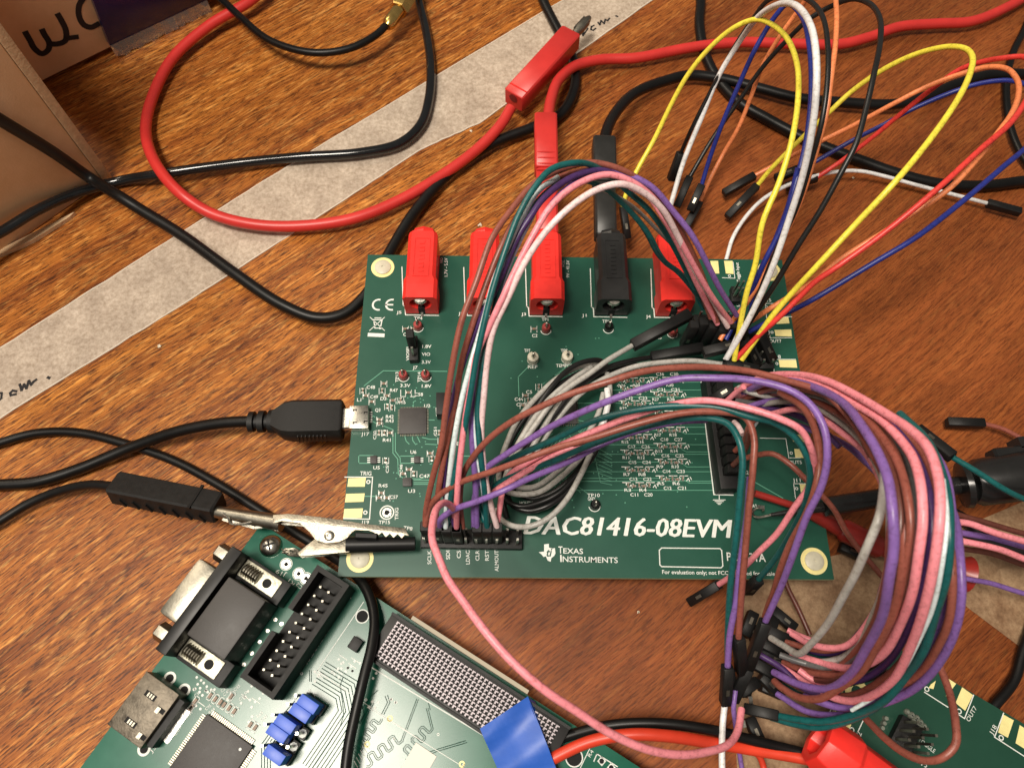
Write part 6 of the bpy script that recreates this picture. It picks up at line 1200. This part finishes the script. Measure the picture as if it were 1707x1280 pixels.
for col, a_, b_, t_, dz, lab in [('dbrown', cP, cK, .3, -.8, 'dark brown wire in the gap right of the main purple coil wire'), ('brown', cP, cK, .55, -.5, 'dusty brown wire midway between the main purple and the pink pair'), ('dgrey', cP, cK, .72, -1.1, 'dark grey wire in shade behind the pink pair of the coil'),
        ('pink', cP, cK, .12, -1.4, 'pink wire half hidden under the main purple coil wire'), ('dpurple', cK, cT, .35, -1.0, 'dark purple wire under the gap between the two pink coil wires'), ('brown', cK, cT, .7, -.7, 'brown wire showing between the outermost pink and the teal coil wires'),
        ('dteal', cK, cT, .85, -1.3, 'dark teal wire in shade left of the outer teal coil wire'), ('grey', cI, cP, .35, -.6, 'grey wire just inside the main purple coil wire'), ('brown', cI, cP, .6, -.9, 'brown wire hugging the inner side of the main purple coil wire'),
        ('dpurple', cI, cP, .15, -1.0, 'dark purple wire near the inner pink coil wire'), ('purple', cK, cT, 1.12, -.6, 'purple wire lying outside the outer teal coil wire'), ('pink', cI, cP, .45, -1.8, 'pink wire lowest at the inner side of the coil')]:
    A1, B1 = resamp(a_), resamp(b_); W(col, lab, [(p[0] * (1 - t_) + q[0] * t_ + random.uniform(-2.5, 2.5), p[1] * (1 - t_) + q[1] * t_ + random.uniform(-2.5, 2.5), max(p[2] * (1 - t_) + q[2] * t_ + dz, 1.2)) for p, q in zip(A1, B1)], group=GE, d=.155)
for col, lab, P in [('dbrown', 'dark brown wire uppermost of the strands leaving the coil at the right edge', [(1500, 800, 2.6), (1545, 838, 2.8), (1590, 856, 2.8), (1640, 868, 2.7), (1707, 888, 2.5), (1780, 905, 2.2)]),
        ('black', 'black wire between the pink strands at the right edge', [(1500, 850, 2.6), (1550, 880, 2.8), (1600, 890, 2.8), (1650, 903, 2.8), (1707, 922, 2.6), (1780, 945, 2.2)]),
        ('dbrown', 'dark brown wire below the lower pink strand at the right edge', [(1500, 880, 2.0), (1560, 905, 2.2), (1600, 912, 2.4), (1650, 922, 2.4), (1707, 942, 2.2), (1780, 965, 2.0)])]:
    W(col, lab, P, group=GE, d=.15)
for col, lab, P in [('grey', 'second grey wire stacked at the bottom of the small central loop', [(850, 800, 2.0), (862, 812, 2.1), (890, 812, 2.1), (925, 790, 2.1), (955, 760, 2.1), (978, 728, 2.1), (998, 690, 2.1), (1006, 655, 2.1)]),
        ('black', 'black wire between the grey strands left of the small central loop', [(1002, 612, 2.0), (960, 625, 2.3), (915, 655, 2.4), (880, 692, 2.4), (855, 730, 2.3), (840, 770, 2.2), (838, 800, 2.0)]),
        ('dgrey', 'dark grey wire between the strands left of the small central loop', [(1000, 618, 1.9), (960, 640, 2.1), (922, 672, 2.2), (894, 712, 2.2), (872, 755, 2.1), (858, 800, 1.9)]),
        ('grey', 'pale grey wire closest to the converter chip in the small central loop', [(1010, 615, 2.1), (968, 636, 2.3), (932, 672, 2.4), (903, 715, 2.4), (880, 760, 2.2), (866, 800, 2.0)]),
        ('black', 'black wire under the grey ones at the bottom of the small central loop', [(856, 812, 1.5), (880, 830, 1.5), (915, 825, 1.6), (948, 800, 1.7), (975, 768, 1.8), (997, 730, 1.9)])]:
    W(col, lab, P, group=GC, d=.155)
# dark cluster of joined plugs below the board
plug((1247, 1112, 2.3), (1222, 1165, 1.6), 'black plug joined end to end with the one on the long purple wire', wd=.27)
plug((1213, 1112, 2.6), (1208, 1172, 1.9), 'grey edged plug above the white wire at bottom centre', wd=.24) if 0 else None
W('white', 'white wire hanging from the bottom centre plug to the picture edge', [(1209, 1168, 1.6), (1206, 1200, 1.6), (1204, 1240, 1.6), (1204, 1300, 1.6)], d=.155, group='wires at the bottom centre')
W('purple', 'short purple wire between the plugs and the red wire at bottom centre', [(1226, 1150, 2.0), (1222, 1180, 1.9), (1227, 1205, 1.7), (1232, 1250, .6), (1240, 1300, .4)], d=.12, group='wires at the bottom centre')
for k, (a, b, l) in enumerate([((1272, 1048, 1.6), (1330, 1075, 1.5), 'dark plug behind the grey curl, highest of the cluster'), ((1262, 1068, 1.7), (1312, 1092, 1.6), 'dark plug second from the top of the cluster'), ((1258, 1085, 1.5), (1312, 1108, 1.4), 'dark plug in the middle of the cluster'),
        ((1250, 1102, 1.5), (1302, 1130, 1.4), 'dark plug below the middle of the cluster'), ((1268, 1125, 1.3), (1292, 1150, 1.2), 'short dark plug low in the cluster'), ((1240, 1060, 1.2), (1256, 1020, 1.2), 'dark plug pointing up towards the board edge'),
        ((1285, 1015, .6), (1325, 1048, .6), 'dark plug lying on the beige tape below the board'), ((1232, 1155, 1.2), (1262, 1135, 1.2), 'dark plug above the lowest one at bottom centre'), ((1248, 1195, .8), (1266, 1235, .8), 'dark plug with bright metal at the bottom centre'),
        ((1400, 910, .5), (1432, 925, .5), 'dark plug lying on the desk right of the board corner'), ((1250, 1128, 1.0), (1240, 1160, 1.0), 'dark plug behind the joined pair')]):
    plug(a, b, l, wd=.27)
for a, b, l in [((1290, 1030, 1.0), (1278, 1062, 1.1), 'dark plug standing behind the long purple wire plug'), ((1300, 1070, 1.2), (1340, 1090, 1.1), 'dark plug right of the grey curl'), ((1298, 1098, 1.0), (1345, 1118, .9), 'dark plug under the fan of dark wires'), ((1268, 1142, 1.0), (1305, 1158, .9), 'dark plug just above the beige patch edge'), ((1248, 1040, .8), (1262, 1070, .9), 'dark plug on the left side of the cluster behind the brown wire')]:
    plug(a, b, l, wd=.27)
mb = MB(); mb.bar(at(1250, 1160, 1.4), at(1254, 1190, 1.3), .10, .05); mb.bar(at(1238, 1200, 1.4), at(1241, 1212, 1.4), .08, .08); tag(mb.build('bare_contact', steel, smooth=False), 'bright bare metal contact beside the lowest black plug', 'contact')
